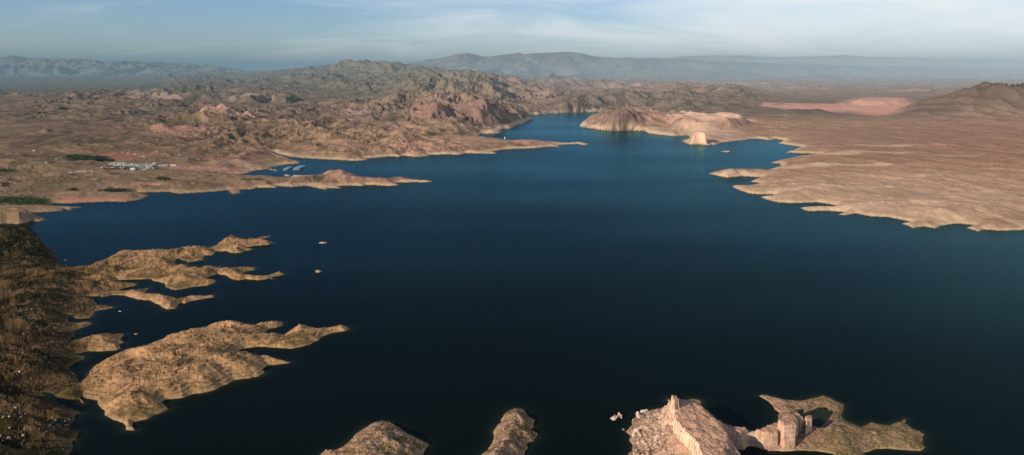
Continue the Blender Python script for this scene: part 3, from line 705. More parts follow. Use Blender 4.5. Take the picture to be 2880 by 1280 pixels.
    gx = np.gradient(Z, .5, axis=1); gy = np.gradient(Z, .5, axis=0)
    slope = np.sqrt(gx ** 2 + gy ** 2)
    Z = Z + np.where((Z > 14), (ridged(X * .8 + Y * .5, Y * .6 - X * .3, 15, 4, 560) - .6) * 2.2, 0) * np.clip(d / 6, 0, 1)
    # fine gullies on steep faces
    Z = Z + np.where(d > 0, .8 * fbm(X, Y, 4, 3, 540) * np.clip(slope - .3, 0, 1), 0)
    n1 = fbm(X, Y, 60, 4, 551); n2 = fbm(X, Y, 12, 4, 552); n3 = fbm(X, Y, 3.5, 3, 553)
    flat = V(.37, .25, .165)
    col = np.zeros(X.shape + (3,), np.float32) + flat
    col = mixc(col, V(.47, .30, .235), sm(-.2, .4, n1) )
    olive = sm(2190, 2330, PX) * sm(-.3, .3, n2 + .25)
    col = mixc(col, V(.20, .165, .075), olive * .65)
    col = mixc(col, V(.10, .09, .03), sm(.15, .4, n3 + .3 * n2) * .5)
    col = mixc(col, V(.12, .10, .045), sm(-.1, -.6, e) * .6)
    mass = sm(9, 14, Z)
    col = col * (1 + .2 * e[..., None])
    col = mixc(col, V(.58, .385, .275), mass * .9)
    col = mixc(col, V(.45, .26, .19), mass * sm(.1, .4, n2) * .6 * sm(2060, 1990, PX))
    col = mixc(col, V(.36, .24, .17), mass * sm(1990, 2050, PX) * sm(.0, .5, n2 + .2) * .6)
    st = sm(1.25, 2.0, slope)
    lay = np.sin(Z * 1.3 + n2) * .5 + .5
    cw_ = sm(1990, 2040, PX)[..., None]
    col = mixc(col, (V(.84, .66, .48) * (1 - cw_) + V(.64, .46, .34) * cw_) * (.8 + .35 * lay[..., None]), st * .85)
    col = mixc(col, V(.20, .12, .09), st * sm(.15, .4, fbm(X * 2.2, Y * 2.2, 5, 3, 570)) * .7)
    tal = sm(1905, 1850, PX) * sm(.5, 2, Z)
    col = mixc(col, V(.52, .36, .27), tal * .7)
    col = mixc(col, V(.12, .10, .05), tal * sm(0, .35, n3 + n2 * .4) * .7)
    col = mixc(col, V(.42, .33, .17), sm(3, 1, d) * sm(0, .4, d) * .5)
    grid_mesh('headland', X, Y, Z, col, Z > -3, M_head)
    return X, Y, Z
HX, HY, HZ = make_head()
def cart_z(G, x, y):
    X, Y, Z = G
    j = int(np.clip(round((x - X[0, 0]) / (X[0, 1] - X[0, 0])), 0, X.shape[1] - 1)); i = int(np.clip(round((y - Y[0, 0]) / (Y[1, 0] - Y[0, 0])), 0, X.shape[0] - 1))
    return float(Z[i, j])
HG = (HX, HY, HZ)

# ------------------------------------------------------------------ water
def make_water():
    m, nt, b = new_mat('lake_water')
    N = nt.nodes; L = nt.links
    N.remove(b)
    df = N.new('ShaderNodeBsdfDiffuse'); bed = N.new('ShaderNodeAttribute'); bed.attribute_name = 'bed'; L.new(bed.outputs['Color'], df.inputs['Color'])
    gl = N.new('ShaderNodeBsdfGlossy'); gl.inputs['Color'].default_value = (.29, .67, .72, 1); gl.inputs['Roughness'].default_value = .2
    fr = N.new('ShaderNodeFresnel'); fr.inputs['IOR'].default_value = 1.06
    ms = N.new('ShaderNodeMixShader'); L.new(fr.outputs[0], ms.inputs[0]); L.new(df.outputs[0], ms.inputs[1]); L.new(gl.outputs[0], ms.inputs[2])
    L.new(ms.outputs[0], N['Material Output'].inputs['Surface'])
    tc = N.new('ShaderNodeTexCoord')
    mp = N.new('ShaderNodeMapping'); mp.inputs['Rotation'].default_value = (0, 0, .5); mp.inputs['Scale'].default_value = (1, 1.7, 1)
    L.new(tc.outputs['Object'], mp.inputs['Vector'])
    n = N.new('ShaderNodeTexNoise'); n.inputs['Scale'].default_value = .22; n.inputs['Detail'].default_value = 6; n.inputs['Roughness'].default_value = .6
    L.new(mp.outputs[0], n.inputs['Vector'])
    # breeze patches: broad areas of calmer and rougher water
    n2 = N.new('ShaderNodeTexNoise'); n2.inputs['Scale'].default_value = .0012; n2.inputs['Detail'].default_value = 4
    mp2 = N.new('ShaderNodeMapping'); mp2.inputs['Scale'].default_value = (.5, 1.6, 1); mp2.inputs['Rotation'].default_value = (0, 0, -.2)
    L.new(tc.outputs['Object'], mp2.inputs['Vector']); L.new(mp2.outputs[0], n2.inputs['Vector'])
    mr = N.new('ShaderNodeMapRange'); mr.inputs['From Min'].default_value = .38; mr.inputs['From Max'].default_value = .62
    mr.inputs['To Min'].default_value = .35; mr.inputs['To Max'].default_value = .75
    L.new(n2.outputs['Fac'], mr.inputs['Value'])
    bp = N.new('ShaderNodeBump'); bp.inputs['Distance'].default_value = .6
    mg = N.new('ShaderNodeMapRange'); mg.inputs['From Min'].default_value = .35; mg.inputs['From Max'].default_value = .65; mg.inputs['To Min'].default_value = .86; mg.inputs['To Max'].default_value = 1.16  # brighter and dimmer reflection put into the gloss colour by patch
    L.new(n2.outputs['Fac'], mg.inputs['Value'])
    vs = N.new('ShaderNodeVectorMath'); vs.operation = 'SCALE'; vs.inputs[0].default_value = (.33, .80, .95); L.new(mg.outputs[0], vs.inputs['Scale']); L.new(vs.outputs[0], gl.inputs['Color'])
    L.new(mr.outputs[0], bp.inputs['Strength']); L.new(n.outputs['Fac'], bp.inputs['Height']); L.new(bp.outputs[0], gl.inputs['Normal']); L.new(bp.outputs[0], fr.inputs['Normal'])
    aa = np.linspace(-1.15, 1.15, 1300)
    ln = np.concatenate([np.linspace(math.log(150), math.log(555), 8), np.arange(math.log(565), math.log(5600), .0036), np.linspace(math.log(5650), math.log(12500), 8)])
    yy = np.exp(ln); Y = np.repeat(yy[:, None], len(aa), 1); X = Y * aa[None, :]
    P = [world_poly(q) for q in (NORTH, LEFT, SPIT, ISLE_A, ISLE_B, HEAD)]
    w_ = .0015 * Y
    d = -sdf(X + w_ * fbm(X, Y, 30, 2, 3), Y + w_ * fbm(X, Y, 30, 2, 9), P, lambda y: 28 + y * .012)
    k = np.exp(-np.maximum(d, 0) / (3.5 + Y * .0016)) * (.55 + .6 * fbm(X, Y, 60, 3, 810))
    k = np.clip(k, 0, 1)[..., None]
    col = V(.0028, .0055, .0040) * (1 - k) + V(.034, .040, .020) * k
    X[:, 0] -= 900; X[:, -1] += 900
    o = grid_mesh('water', X, Y, np.zeros_like(X), None, None, m)
    a_ = o.data.attributes.new('bed', 'FLOAT_COLOR', 'POINT'); c4 = np.ones((X.size, 4), np.float32); c4[:, :3] = col.reshape(-1, 3); a_.data.foreach_set('color', c4.ravel())
make_water()

# ------------------------------------------------------------------ haze: air layer over the whole basin, its emission imitating scattered light
def make_haze():
    m = bpy.data.materials.new('haze_air'); m.use_nodes = True
    nt = m.node_tree; nt.nodes.clear()
    out = nt.nodes.new('ShaderNodeOutputMaterial')
    ab = nt.nodes.new('ShaderNodeVolumeAbsorption'); em = nt.nodes.new('ShaderNodeEmission'); ad = nt.nodes.new('ShaderNodeAddShader')
    N = nt.nodes; L = nt.links
    tc = N.new('ShaderNodeTexCoord'); sp = N.new('ShaderNodeSeparateXYZ'); L.new(tc.outputs['Object'], sp.inputs[0])
    mr = N.new('ShaderNodeMapRange'); mr.interpolation_type = 'SMOOTHSTEP'
    mr.inputs['From Min'].default_value = 2200; mr.inputs['From Max'].default_value = 11000
    mr.inputs['To Min'].default_value = 1 / 160000; mr.inputs['To Max'].default_value = 1 / 13500
    L.new(sp.outputs['Y'], mr.inputs['Value'])
    hz = N.new('ShaderNodeMapRange'); hz.inputs['From Min'].default_value = 350; hz.inputs['From Max'].default_value = 950
    hz.inputs['To Min'].default_value = 1; hz.inputs['To Max'].default_value = .12; L.new(sp.outputs['Z'], hz.inputs['Value'])
    mm = N.new('ShaderNodeMath'); mm.operation = 'MULTIPLY'; L.new(mr.outputs[0], mm.inputs[0]); L.new(hz.outputs[0], mm.inputs[1])
    rx = N.new('ShaderNodeMapRange'); rx.inputs['From Min'].default_value = -4000; rx.inputs['From Max'].default_value = 8000
    rx.inputs['To Min'].default_value = .9; rx.inputs['To Max'].default_value = 1.5; L.new(sp.outputs['X'], rx.inputs['Value'])
    m0 = mm; mm = N.new('ShaderNodeMath'); mm.operation = 'MULTIPLY'; L.new(m0.outputs[0], mm.inputs[0]); L.new(rx.outputs[0], mm.inputs[1])
    L.new(mm.outputs[0], ab.inputs['Density']); L.new(mm.outputs[0], em.inputs['Strength'])
    ab.inputs['Color'].default_value = (0, 0, 0, 1)
    mh = N.new('ShaderNodeMapRange'); mh.inputs['From Min'].default_value = -9000; mh.inputs['From Max'].default_value = 14000
    L.new(sp.outputs['X'], mh.inputs['Value'])
    mc = N.new('ShaderNodeMix'); mc.data_type = 'RGBA'; L.new(mh.outputs[0], mc.inputs['Factor'])
    mc.inputs['A'].default_value = (.135, .24, .32, 1); mc.inputs['B'].default_value = (.45, .53, .56, 1)  # emission whiter to the right, imitating the glow of the clouds
    L.new(mc.outputs['Result'], em.inputs['Color'])
    m.cycles.volume_step_rate = 1.0
    nt.links.new(ab.outputs[0], ad.inputs[0]); nt.links.new(em.outputs[0], ad.inputs[1]); nt.links.new(ad.outputs[0], out.inputs['Volume'])
    me = bpy.data.meshes.new('haze'); bm = bmesh.new()
    bmesh.ops.create_cube(bm, size=1)
    for v in bm.verts:
        v.co.x *= 140000; v.co.y = v.co.y * 100000 + 48000; v.co.z = v.co.z * 1100 + 500
    bm.to_mesh(me); bm.free(); me.materials.append(m)
    o = bpy.data.objects.new('haze', me); C.objects.link(o); o['kind'] = 'structure'
make_haze()

# ------------------------------------------------------------------ light
SUN_EL = math.radians(23); SX, SY = -.80, -.60     # direction towards the sun on the ground
w = bpy.data.worlds.new('World'); bpy.context.scene.world = w; w.use_nodes = True
nt = w.node_tree; N = nt.nodes; L = nt.links
bg = N['Background']; bg.inputs['Strength'].default_value = .1
sky = N.new('ShaderNodeTexSky'); sky.sky_type = 'NISHITA'; sky.sun_disc = False
sky.sun_elevation = SUN_EL; sky.sun_rotation = math.atan2(SX, SY)
sky.air_density = 1.0; sky.dust_density = .6; sky.altitude = 500
tc = N.new('ShaderNodeTexCoord')
sep = N.new('ShaderNodeSeparateXYZ'); L.new(tc.outputs['Generated'], sep.inputs[0])
def math_(op, a, b=None, c=None):
    n = N.new('ShaderNodeMath'); n.operation = op
    for i, v in enumerate((a, b, c)):
        if v is None: continue
        if isinstance(v, (int, float)): n.inputs[i].default_value = v
        else: L.new(v, n.inputs[i])
    return n.outputs[0]
# cloud sheet at a fixed height: direction divided by its elevation
zc = math_('MAXIMUM', math_('ADD', sep.outputs['Z'], .22), .02)
u = math_('DIVIDE', sep.outputs['X'], zc); v = math_('DIVIDE', sep.outputs['Y'], zc)
cmb = N.new('ShaderNodeCombineXYZ'); L.new(u, cmb.inputs[0]); L.new(v, cmb.inputs[1])
mp = N.new('ShaderNodeMapping'); mp.inputs['Rotation'].default_value = (0, 0, -.45); mp.inputs['Scale'].default_value = (.75, 1.3, 1); L.new(cmb.outputs[0], mp.inputs['Vector'])
cn = N.new('ShaderNodeTexNoise'); cn.inputs['Scale'].default_value = 1.4; cn.inputs['Detail'].default_value = 9; cn.inputs['Roughness'].default_value = .52; cn.inputs['Distortion'].default_value = .7
L.new(mp.outputs[0], cn.inputs['Vector'])
# the veil thickens towards the east (right)
veil = N.new('ShaderNodeMapRange'); veil.inputs['From Min'].default_value = -.55; veil.inputs['From Max'].default_value = .6
veil.inputs['To Min'].default_value = -.2; veil.inputs['To Max'].default_value = .42; veil.clamp = False
L.new(sep.outputs['X'], veil.inputs['Value'])
vz = N.new('ShaderNodeMapRange'); vz.inputs['From Min'].default_value = 0; vz.inputs['From Max'].default_value = .5; vz.inputs['To Min'].default_value = 0; vz.inputs['To Max'].default_value = -.35
L.new(sep.outputs['Z'], vz.inputs['Value'])
cl = N.new('ShaderNodeMapRange'); cl.interpolation_type = 'SMOOTHSTEP'; cl.inputs['From Min'].default_value = .30; cl.inputs['From Max'].default_value = 1.0; cl.inputs['To Max'].default_value = .95
L.new(math_('ADD', cn.outputs['Fac'], math_('ADD', veil.outputs[0], vz.outputs[0])), cl.inputs['Value'])
mx = N.new('ShaderNodeMix'); mx.data_type = 'RGBA'
tn = N.new('ShaderNodeMix'); tn.data_type = 'RGBA'; tn.blend_type = 'MULTIPLY'; tn.inputs['Factor'].default_value = 1
L.new(sky.outputs[0], tn.inputs['A']); tn.inputs['B'].default_value = (.62, .80, 1.13, 1)
L.new(cl.outputs[0], mx.inputs['Factor']); L.new(tn.outputs['Result'], mx.inputs['A']); mx.inputs['B'].default_value = (8.6, 9.0, 9.1, 1)
L.new(mx.outputs['Result'], bg.inputs['Color'])

sd = bpy.data.lights.new('sun', 'SUN'); sd.energy = 5.0; sd.angle = math.radians(.55); sd.color = (1, .87, .72)
so = bpy.data.objects.new('sun', sd); C.objects.link(so)
from mathutils import Vector
dirv = Vector((SX * math.cos(SUN_EL), SY * math.cos(SUN_EL), math.sin(SUN_EL)))
so.rotation_euler = dirv.to_track_quat('Z', 'Y').to_euler()
so.location = (-500, -600, 900)

# ------------------------------------------------------------------ things
def tag(o, label=None, cat=None, group=None, kind=None):
    if label: o['label'] = label
    if cat: o['category'] = cat
    if group: o['group'] = group
    if kind: o['kind'] = kind
    return o
def empty(name, loc, rz=0):
    o = bpy.data.objects.new(name, None); C.objects.link(o); o.location = loc; o.rotation_euler = (0, 0, rz); return o
def link(name, bm, mats, parent=None, smooth=False):
    me = bpy.data.meshes.new(name); bm.to_mesh(me); bm.free()
    for m in (mats if isinstance(mats, (list, tuple)) else [mats]): me.materials.append(m)
    if smooth: me.polygons.foreach_set('use_smooth', [True] * len(me.polygons))
    o = bpy.data.objects.new(name, me); C.objects.link(o)
    if parent: o.parent = parent
    return o
def box(bm, x0, x1, y0, y1, z0, z1, mi=0):
    v = [bm.verts.new(p) for p in [(x0,y0,z0),(x1,y0,z0),(x1,y1,z0),(x0,y1,z0),(x0,y0,z1),(x1,y0,z1),(x1,y1,z1),(x0,y1,z1)]]
    for f in [(0,3,2,1),(4,5,6,7),(0,1,5,4),(1,2,6,5),(2,3,7,6),(3,0,4,7)]:
        bm.faces.new([v[i] for i in f]).material_index = mi
def gable(bm, L_, W, z0, rise, ov=.5, th=.15, mi=0):
    x0, x1, y = -L_ / 2 - ov, L_ / 2 + ov, W / 2 + ov
    pr = [(-y, z0 - .1), (0, z0 + rise), (y, z0 - .1), (y, z0 - .1 + th), (0, z0 + rise + th), (-y, z0 - .1 + th)]
    a = [bm.verts.new((x0, p[0], p[1])) for p in pr]; b = [bm.verts.new((x1, p[0], p[1])) for p in pr]
    for i in range(6):
        j = (i + 1) % 6
        bm.faces.new([a[i], b[i], b[j], a[j]]).material_index = mi
    bm.faces.new([a[0], a[1], a[4], a[5]]).material_index = mi; bm.faces.new([a[1], a[2], a[3], a[4]]).material_index = mi
    bm.faces.new([b[5], b[4], b[1], b[0]]).material_index = mi; bm.faces.new([b[4], b[3], b[2], b[1]]).material_index = mi
def copy_tree(o, parent=None):
    c = o.copy(); C.objects.link(c); c.parent = parent
    for ch in list(o.children): copy_tree(ch, c)
    return c

M_white = simple_mat('white_paint', (.58, .58, .54), .5, .15, .5)
M_mint = simple_mat('pale_green_metal', (.38, .45, .38), .5, .15, .3)
M_tin = simple_mat('grey_tin', (.42, .44, .46), .45, .2, .3)
M_cream = simple_mat('cream_siding', (.58, .50, .40), .7, .15, .4)
M_dark = simple_mat('dark_glass', (.03, .035, .04), .2, .1, 1)
M_blue = simple_mat('blue_roof_metal', (.16, .30, .42), .5, .2, .1)
M_wood = simple_mat('weathered_deck', (.38, .34, .28), .8, .2, .6)
M_rock = simple_mat('tan_rock', (.46, .31, .22), .95, .35, .6)
M_rockw = simple_mat('pale_rock', (.60, .44, .33), .95, .3, .8)
M_rockd = simple_mat('brown_rock', (.36, .25, .18), .95, .35, .8)
M_leaf = simple_mat('dark_foliage', (.030, .052, .018), .9, .5, .3)
M_leaf2 = simple_mat('olive_scrub', (.085, .085, .025), .95, .5, .5)
M_grass = simple_mat('bright_reeds', (.045, .085, .018), .9, .5, .08)

# --- houses and trailers of the village
def make_home(name, L_, W, Hh, wall, roof, rise=.7):
    r = empty(name, (0, 0, 0))
    bm = bmesh.new(); box(bm, -L_ / 2, L_ / 2, -W / 2, W / 2, -1.5, Hh)
    # gable ends
    for sx in (-1, 1):
        v = [bm.verts.new(p) for p in [(sx * L_ / 2, -W / 2, Hh), (sx * L_ / 2, W / 2, Hh), (sx * L_ / 2, 0, Hh + rise)]]
        bm.faces.new(v if sx > 0 else v[::-1])
    link('wall', bm, wall, r)
    bm = bmesh.new(); gable(bm, L_, W, Hh + .05, rise); link('roof', bm, roof, r)
    n = max(2, int(L_ / 4))
    for i in range(n):
        x = -L_ / 2 + (i + .5) * L_ / n
        bm = bmesh.new()
        if i == n // 2: box(bm, x - .5, x + .5, -W / 2 - .06, -W / 2 + .05, 0, 2.1); link('door', bm, M_tin, r)
        else: box(bm, x - .7, x + .7, -W / 2 - .05, -W / 2 + .05, 1, 2); link('window', bm, M_dark, r)
    return r
homes = [make_home('trailer_home', 14, 5, 3, M_white, M_mint), make_home('trailer_home', 11, 5, 3, M_cream, M_white), make_home('trailer_home', 12, 5.5, 3.1, M_mint, M_white),
         make_home('trailer_home', 9, 4.5, 2.9, M_white, M_tin)]
first = [True] * len(homes)
HOMES_DONE = 0
def put_home(px, py, label, group, rz=None, s=1.0, k=None, cat='house'):
    global HOMES_DONE
    k = random.randrange(len(homes)) if k is None else k
    X, Y, Z = on_ground(px, py)
    if first[k]: o = homes[k]; first[k] = False
    else: o = copy_tree(homes[k])
    o.location = (X, Y, Z); o.rotation_euler = (0, 0, random.uniform(-.25, .25) + (0 if rz is None else rz)); s *= .82; o.scale = (s, s, s)
    tag(o, label, cat, group); HOMES_DONE += 1
    return o
random.seed(21)
for row, (xa, ya, xb, yb, n) in enumerate([(306, 461, 352, 459.5, 12), (309, 463.5, 440, 463, 26), (318, 466, 436, 467, 23), (340, 468.5, 430, 470.5, 17), (384, 471.5, 418, 473, 6)]):
    for i in range(n):
        t = (i + .5) / n
        if random.random() < .08: continue
        put_home(xa + (xb - xa) * t + random.uniform(-1, 1), ya + (yb - ya) * t + random.uniform(-.6, .6),
                 'pale roofed trailer home in the packed rows of the village', 'trailer homes in the packed village rows', .35, random.uniform(.85, 1.2))
for i in range(17):
    t = i / 16
    put_home(286 + 62 * t + random.uniform(-1, 1), 471.5 + random.uniform(-2.5, 2.5), 'small trailer at the near left edge of the village', 'trailers along the near edge of the village', .2, random.uniform(.7, 1))
for (x, y) in [(392, 475.5), (396, 476), (401, 477), (407, 477.5), (412, 475), (418, 474.5), (431, 474), (426, 471)]:
    put_home(x, y, 'pale cabin on the near right edge of the village', 'cabins on the near right edge of the village', .2, .95)
for i in range(14):
    t = i / 13
    put_home(196 + 61 * t + random.uniform(-1.2, 1.2), 486 - 5 * t + random.uniform(-.6, .6), 'small trailer in the single row left of and below the village', 'single row of trailers below the village', .1, random.uniform(.6, .8))
for (x, y) in [(343, 429), (360, 431), (363.5, 425.5), (380, 435), (389, 435), (400.6, 441), (406, 441)]:
    put_home(x, y, 'lone pale house on the red slope above the village', 'scattered houses on the red slope above the village', .3, 1.0)
for (x, y) in [(440, 428), (463.5, 434), (473, 439.5), (495, 435), (505, 437)]:
    put_home(x, y, 'lone pale house on the slope above and right of the village', 'scattered houses up right of the village', .3, 1.0)
put_home(95, 425, 'lone pinkish white house far left on the brown plain', None, .3, 1.3, 1)
put_home(130, 459, 'lone pale house on the plain left of the dark grove', None, .1, 1.2, 3)
put_home(159, 447.5, 'small house nearest the left end of the dark grove', None, .1, 1.0, 2)
put_home(170, 444.5, 'small white house touching the left tip of the dark grove', None, .3, 1.0, 3)
put_home(1052, 367, 'lone white house at the foot of the central hills', None, .3, 1.3, 0)
def big_hall(px, py, L_, W, Hh, label, wall, roof, rz):
    o = make_home('hall', L_, W, Hh, wall, roof, 1.6); X, Y, Z = on_ground(px, py)
    o.location = (X, Y, Z); o.rotation_euler = (0, 0, rz); tag(o, label, 'building'); return o
big_hall(374, 478, 15, 12, 6, 'bright white building in front of the village, the brightest of all', M_white, simple_mat('fresh_white', (.9, .9, .88), .4, .03, .2), .1)
big_hall(458, 467.5, 34, 14, 4.5, 'long pale blue grey roofed shed at the right end of the village', M_cream, M_tin, .35)
big_hall(487, 466.5, 26, 10, 4, 'long cream shed farthest right of the village', M_cream, M_cream, .05)
big_hall(434.5, 463, 12, 12, 7, 'tall pale green block behind the right end of the village', M_mint, M_mint, .2)

# --- boats, docks
def hull(bm, L_, W, Hh, mi=0):
    pr = [(-.5, .42), (-.2, .5), (.15, .48), (.35, .3), (.5, .02)]
    top, bot = [], []
    for t, wd in pr: top.append((t * L_, wd * W)); bot.append((t * L_ * .94, wd * W * .72))
    vt = [bm.verts.new((x, y, Hh)) for x, y in top] + [bm.verts.new((x, -y, Hh)) for x, y in reversed(top)]
    vb = [bm.verts.new((x, y, -.3)) for x, y in bot] + [bm.verts.new((x, -y, -.3)) for x, y in reversed(bot)]
    n = len(vt)
    bm.faces.new(vt[::-1]); bm.faces.new(vb)
    for i in range(n):
        j = (i + 1) % n; bm.faces.new([vt[i], vt[j], vb[j], vb[i]])
    bmesh.ops.recalc_face_normals(bm, faces=bm.faces)
def make_boat(L_, W, cab=True):
    r = empty('motor_boat', (0, 0, 0))
    bm = bmesh.new(); hull(bm, L_, W, 1.2); link('hull', bm, M_white, r)
    bm = bmesh.new(); box(bm, -L_ * .28, L_ * .12, -W * .33, W * .33, 1.2, 2.7); link('cabin', bm, M_white, r)
    bm = bmesh.new(); box(bm, -L_ * .26, L_ * .13, -W * .34, W * .34, 1.7, 2.3); link('window', bm, M_dark, r)
    bm = bmesh.new(); box(bm, -L_ * .32, L_ * .14, -W * .38, W * .38, 2.7, 2.85); link('roof', bm, M_white, r)
    return r
boat0 = make_boat(12, 4); bfirst = True
def put_boat(px, py, rz, s, label, group=None):
    global bfirst
    o = boat0 if bfirst else copy_tree(boat0); bfirst = False
    o.location = at(px, py, 0); o.rotation_euler = (0, 0, rz); o.scale = (s, s, s)
    return tag(o, label, 'boat', group)
put_boat(829.5, 478.3, .1, 1.0, 'left white boat moored under the front of the right hand blue roofed dock')
put_boat(838.5, 478.3, .1, 1.0, 'right white boat moored under the front of the right hand blue roofed dock')
put_boat(800, 479.6, .0, 1.0, 'white boat moored in front of the middle blue roofed dock')
put_boat(762, 476, .3, .9, 'white boat at the left side of the open marina dock')
put_boat(770, 478, .1, .8, 'white boat at the middle of the open marina dock')
put_boat(776, 481.5, .2, .9, 'white boat at the near right corner of the open marina dock')
put_boat(1457.5, 393, .1, .75, 'left of two tiny white boats in the cove behind the sandy spit')
put_boat(1467, 393, .2, .9, 'right of two tiny white boats in the cove behind the sandy spit')

def make_dock(px, py, L_, W, label, roofed=True, rz=0):
    r = empty('covered_dock' if roofed else 'open_dock', at(px, py, 0), rz)
    bm = bmesh.new(); box(bm, -L_ / 2, L_ / 2, 0, W, -.3, .55); link('deck', bm, M_wood, r)
    if roofed:
        for sx in (-1, 1):
            for yy in (1, W - 1):
                bm = bmesh.new(); box(bm, sx * (L_ / 2 - 1) - .2, sx * (L_ / 2 - 1) + .2, yy - .2, yy + .2, .55, 5); link('post', bm, M_white, r)
        bm = bmesh.new(); gable(bm, W, L_, 5, 1.6, .6, .2)
        for v in bm.verts: v.co.x, v.co.y = -v.co.y, v.co.x + W / 2
        link('roof', bm, M_blue, r)
        bm = bmesh.new(); box(bm, -L_ / 2 - .4, L_ / 2 + .4, -.8, -.5, 4.4, 5.1); link('fascia', bm, M_white, r)
    else:
        for k in range(5):
            bm = bmesh.new(); box(bm, -L_ / 2 + k * L_ / 5, -L_ / 2 + k * L_ / 5 + 1.6, -8, 0, -.3, .5); link('finger_pier', bm, M_white, r)
    return tag(r, label, 'dock')
make_dock(834, 477, 25, 85, 'larger blue roofed boat dock nearest the peninsula')
make_dock(804, 478, 18, 55, 'smaller blue roofed boat dock in the middle of the marina')
make_dock(768, 478, 34, 7, 'open pale boat dock on the left of the marina', False, -.35)
# floating store by the peninsula
r = empty('floating_store', at(806.5, 495, 0), .15)
bm = bmesh.new(); box(bm, -10, 12, -6, 7, -.3, .6); link('deck', bm, M_wood, r)
bm = bmesh.new(); box(bm, -7, 3, -3, 4, .6, 4.4); link('wall', bm, M_cream, r)
bm = bmesh.new(); box(bm, -8, 4, -4, 5, 4.4, 4.8); link('roof', bm, M_white, r)
bm = bmesh.new(); box(bm, -3, -1.6, -3.08, -2.9, .6, 2.9); link('door', bm, M_dark, r)
bm = bmesh.new(); box(bm, 5, 11, -3, 3, .6, 2.6); link('annex', bm, M_tin, r)
tag(r, 'cream and white floating building by the neck of the peninsula', 'building')
# small tower on the spit
X, Y, Z = on_ground(1420, 391)
r = empty('shore_tower', (X, Y, Z))
bm = bmesh.new(); bmesh.ops.create_cone(bm, cap_ends=True, segments=12, radius1=4.2, radius2=3.4, depth=11)
for v in bm.verts: v.co.z += 5
link('tank', bm, M_white, r)
bm = bmesh.new(); bmesh.ops.create_cone(bm, cap_ends=True, segments=12, radius1=3.9, radius2=.5, depth=2.2)
for v in bm.verts: v.co.z += 11.6
link('roof', bm, M_white, r)
tag(r, 'small white round tower on the back shore of the sandy spit', 'tower')

# --- rocks
def rock_mesh(seed, mat, sub=3, flat=.6, rough=.35):
    rnd = random.Random(seed); bm = bmesh.new()
    bmesh.ops.create_icosphere(bm, subdivisions=sub, radius=1)
    pl = []
    for _ in range(9):
        v = Vector((rnd.gauss(0, 1), rnd.gauss(0, 1), rnd.gauss(0, .8))).normalized(); pl.append((v, rnd.uniform(.5, .8)))
    from mathutils import noise
    off = Vector((seed * 3.1, seed * 1.7, seed * .3))
    for v in bm.verts:
        for n_, dd in pl:
            t = v.co.dot(n_) - dd
            if t > 0: v.co -= n_ * t * .95
        v.co *= 1 + rough * (noise.noise(v.co * 1.8 + off)) + rough * .4 * noise.noise(v.co * 5 + off)
        v.co.z *= flat
    me = bpy.data.meshes.new('boulder'); bm.to_mesh(me); bm.free(); me.materials.append(mat)
    return me
rocks = [rock_mesh(i, [M_rock, M_rockw, M_rock, M_rockd, M_rockw, M_rock][i % 6], 2, .75) for i in range(9)]
def boulder(x, y, z, s, label, group, k=None, name='boulder', cat='rock', sc=None):
    o = bpy.data.objects.new(name, rocks[k if k is not None else random.randrange(len(rocks))]); C.objects.link(o)
    o.location = (x, y, z); o.rotation_euler = (random.uniform(-.4, .4), random.uniform(-.4, .4), random.uniform(0, 6.28))
    f = sc or (random.uniform(.8, 1.3), random.uniform(.7, 1.1), random.uniform(.7, 1.1))
    o.scale = (s * f[0], s * f[1], s * f[2]); return tag(o, label, cat, group)
random.seed(5); cnt = 0
while cnt < 215:
    px = random.triangular(1765, 1935, 1820); py = random.uniform(1165, 1318)
    if py < 1160 + (px - 1800) * -.1: continue
    x, y, _ = at(px, py, 0)
    # talus lies west of the cliff foot
    z = cart_z(HG, x, y)
    if z < .15 or z > 19: continue
    # shift the sample so that it sits where the slope really is
    s = random.choice([.9, 1.2, 1.5, 1.9, 2.5, 3.4]) * random.uniform(.8, 1.2)
    if px > 1890: s *= .6
    boulder(x, y, z + s * .15, s, 'fallen boulder in the rubble below the pale cliff of the headland', 'boulders heaped below the headland cliff'); cnt += 1
for (px, py, s) in [(1812, 1160, 4.2), (1820, 1158, 3.6), (1795, 1172, 5.0), (1800, 1182, 3.8), (1790, 1222, 4.8), (1803, 1216, 4.4), (1783, 1228, 3.6)]:
    x, y, _ = at(px, py, 0); z = cart_z(HG, x, y)
    boulder(x, y, max(z, 0) + s * .2, s, 'very large pale block at the outer edge of the headland rubble', 'very large blocks along the edge of the headland rubble', random.choice([1, 4]))
def left_boulders(n, xa, xb, ya, yb, label, group, smin=.9, smax=2.6):
    c = 0; t = 0
    while c < n and t < 4000:
        t += 1
        px = random.uniform(xa, xb); py = random.uniform(ya, yb); x, y, _ = at(px, py, 0)
        for _ in range(6):
            z = max(left_z(x, y), 0)
            x, y, _z = at(px, py, z)
        z = left_z(x, y)
        if z < .4: continue
        s = random.uniform(smin, smax) * .8
        boulder(x, y, z + s * .1, s, label, group, random.choice([0, 2, 3, 5, 8, 4])); c += 1
left_boulders(26, 0, 100, 1160, 1195, 'pale boulder in the rocky bank at the bottom left', 'pale boulders of the bottom left bank')
left_boulders(24, 90, 195, 1178, 1215, 'pale boulder near the water end of the bottom left bank', 'pale boulders at the water end of the bottom left bank')
left_boulders(12, 5, 70, 1225, 1250, 'pale boulder below the bottom left bank', 'few pale boulders below the bottom left bank')
left_boulders(18, 0, 100, 872, 905, 'pale boulder in the streak on the middle left shore', 'pale boulders in the streak on the middle left shore')
left_boulders(12, 0, 60, 960, 1060, 'pale boulder among the dark brush at the left edge', 'pale boulders among the dark brush at the left edge')

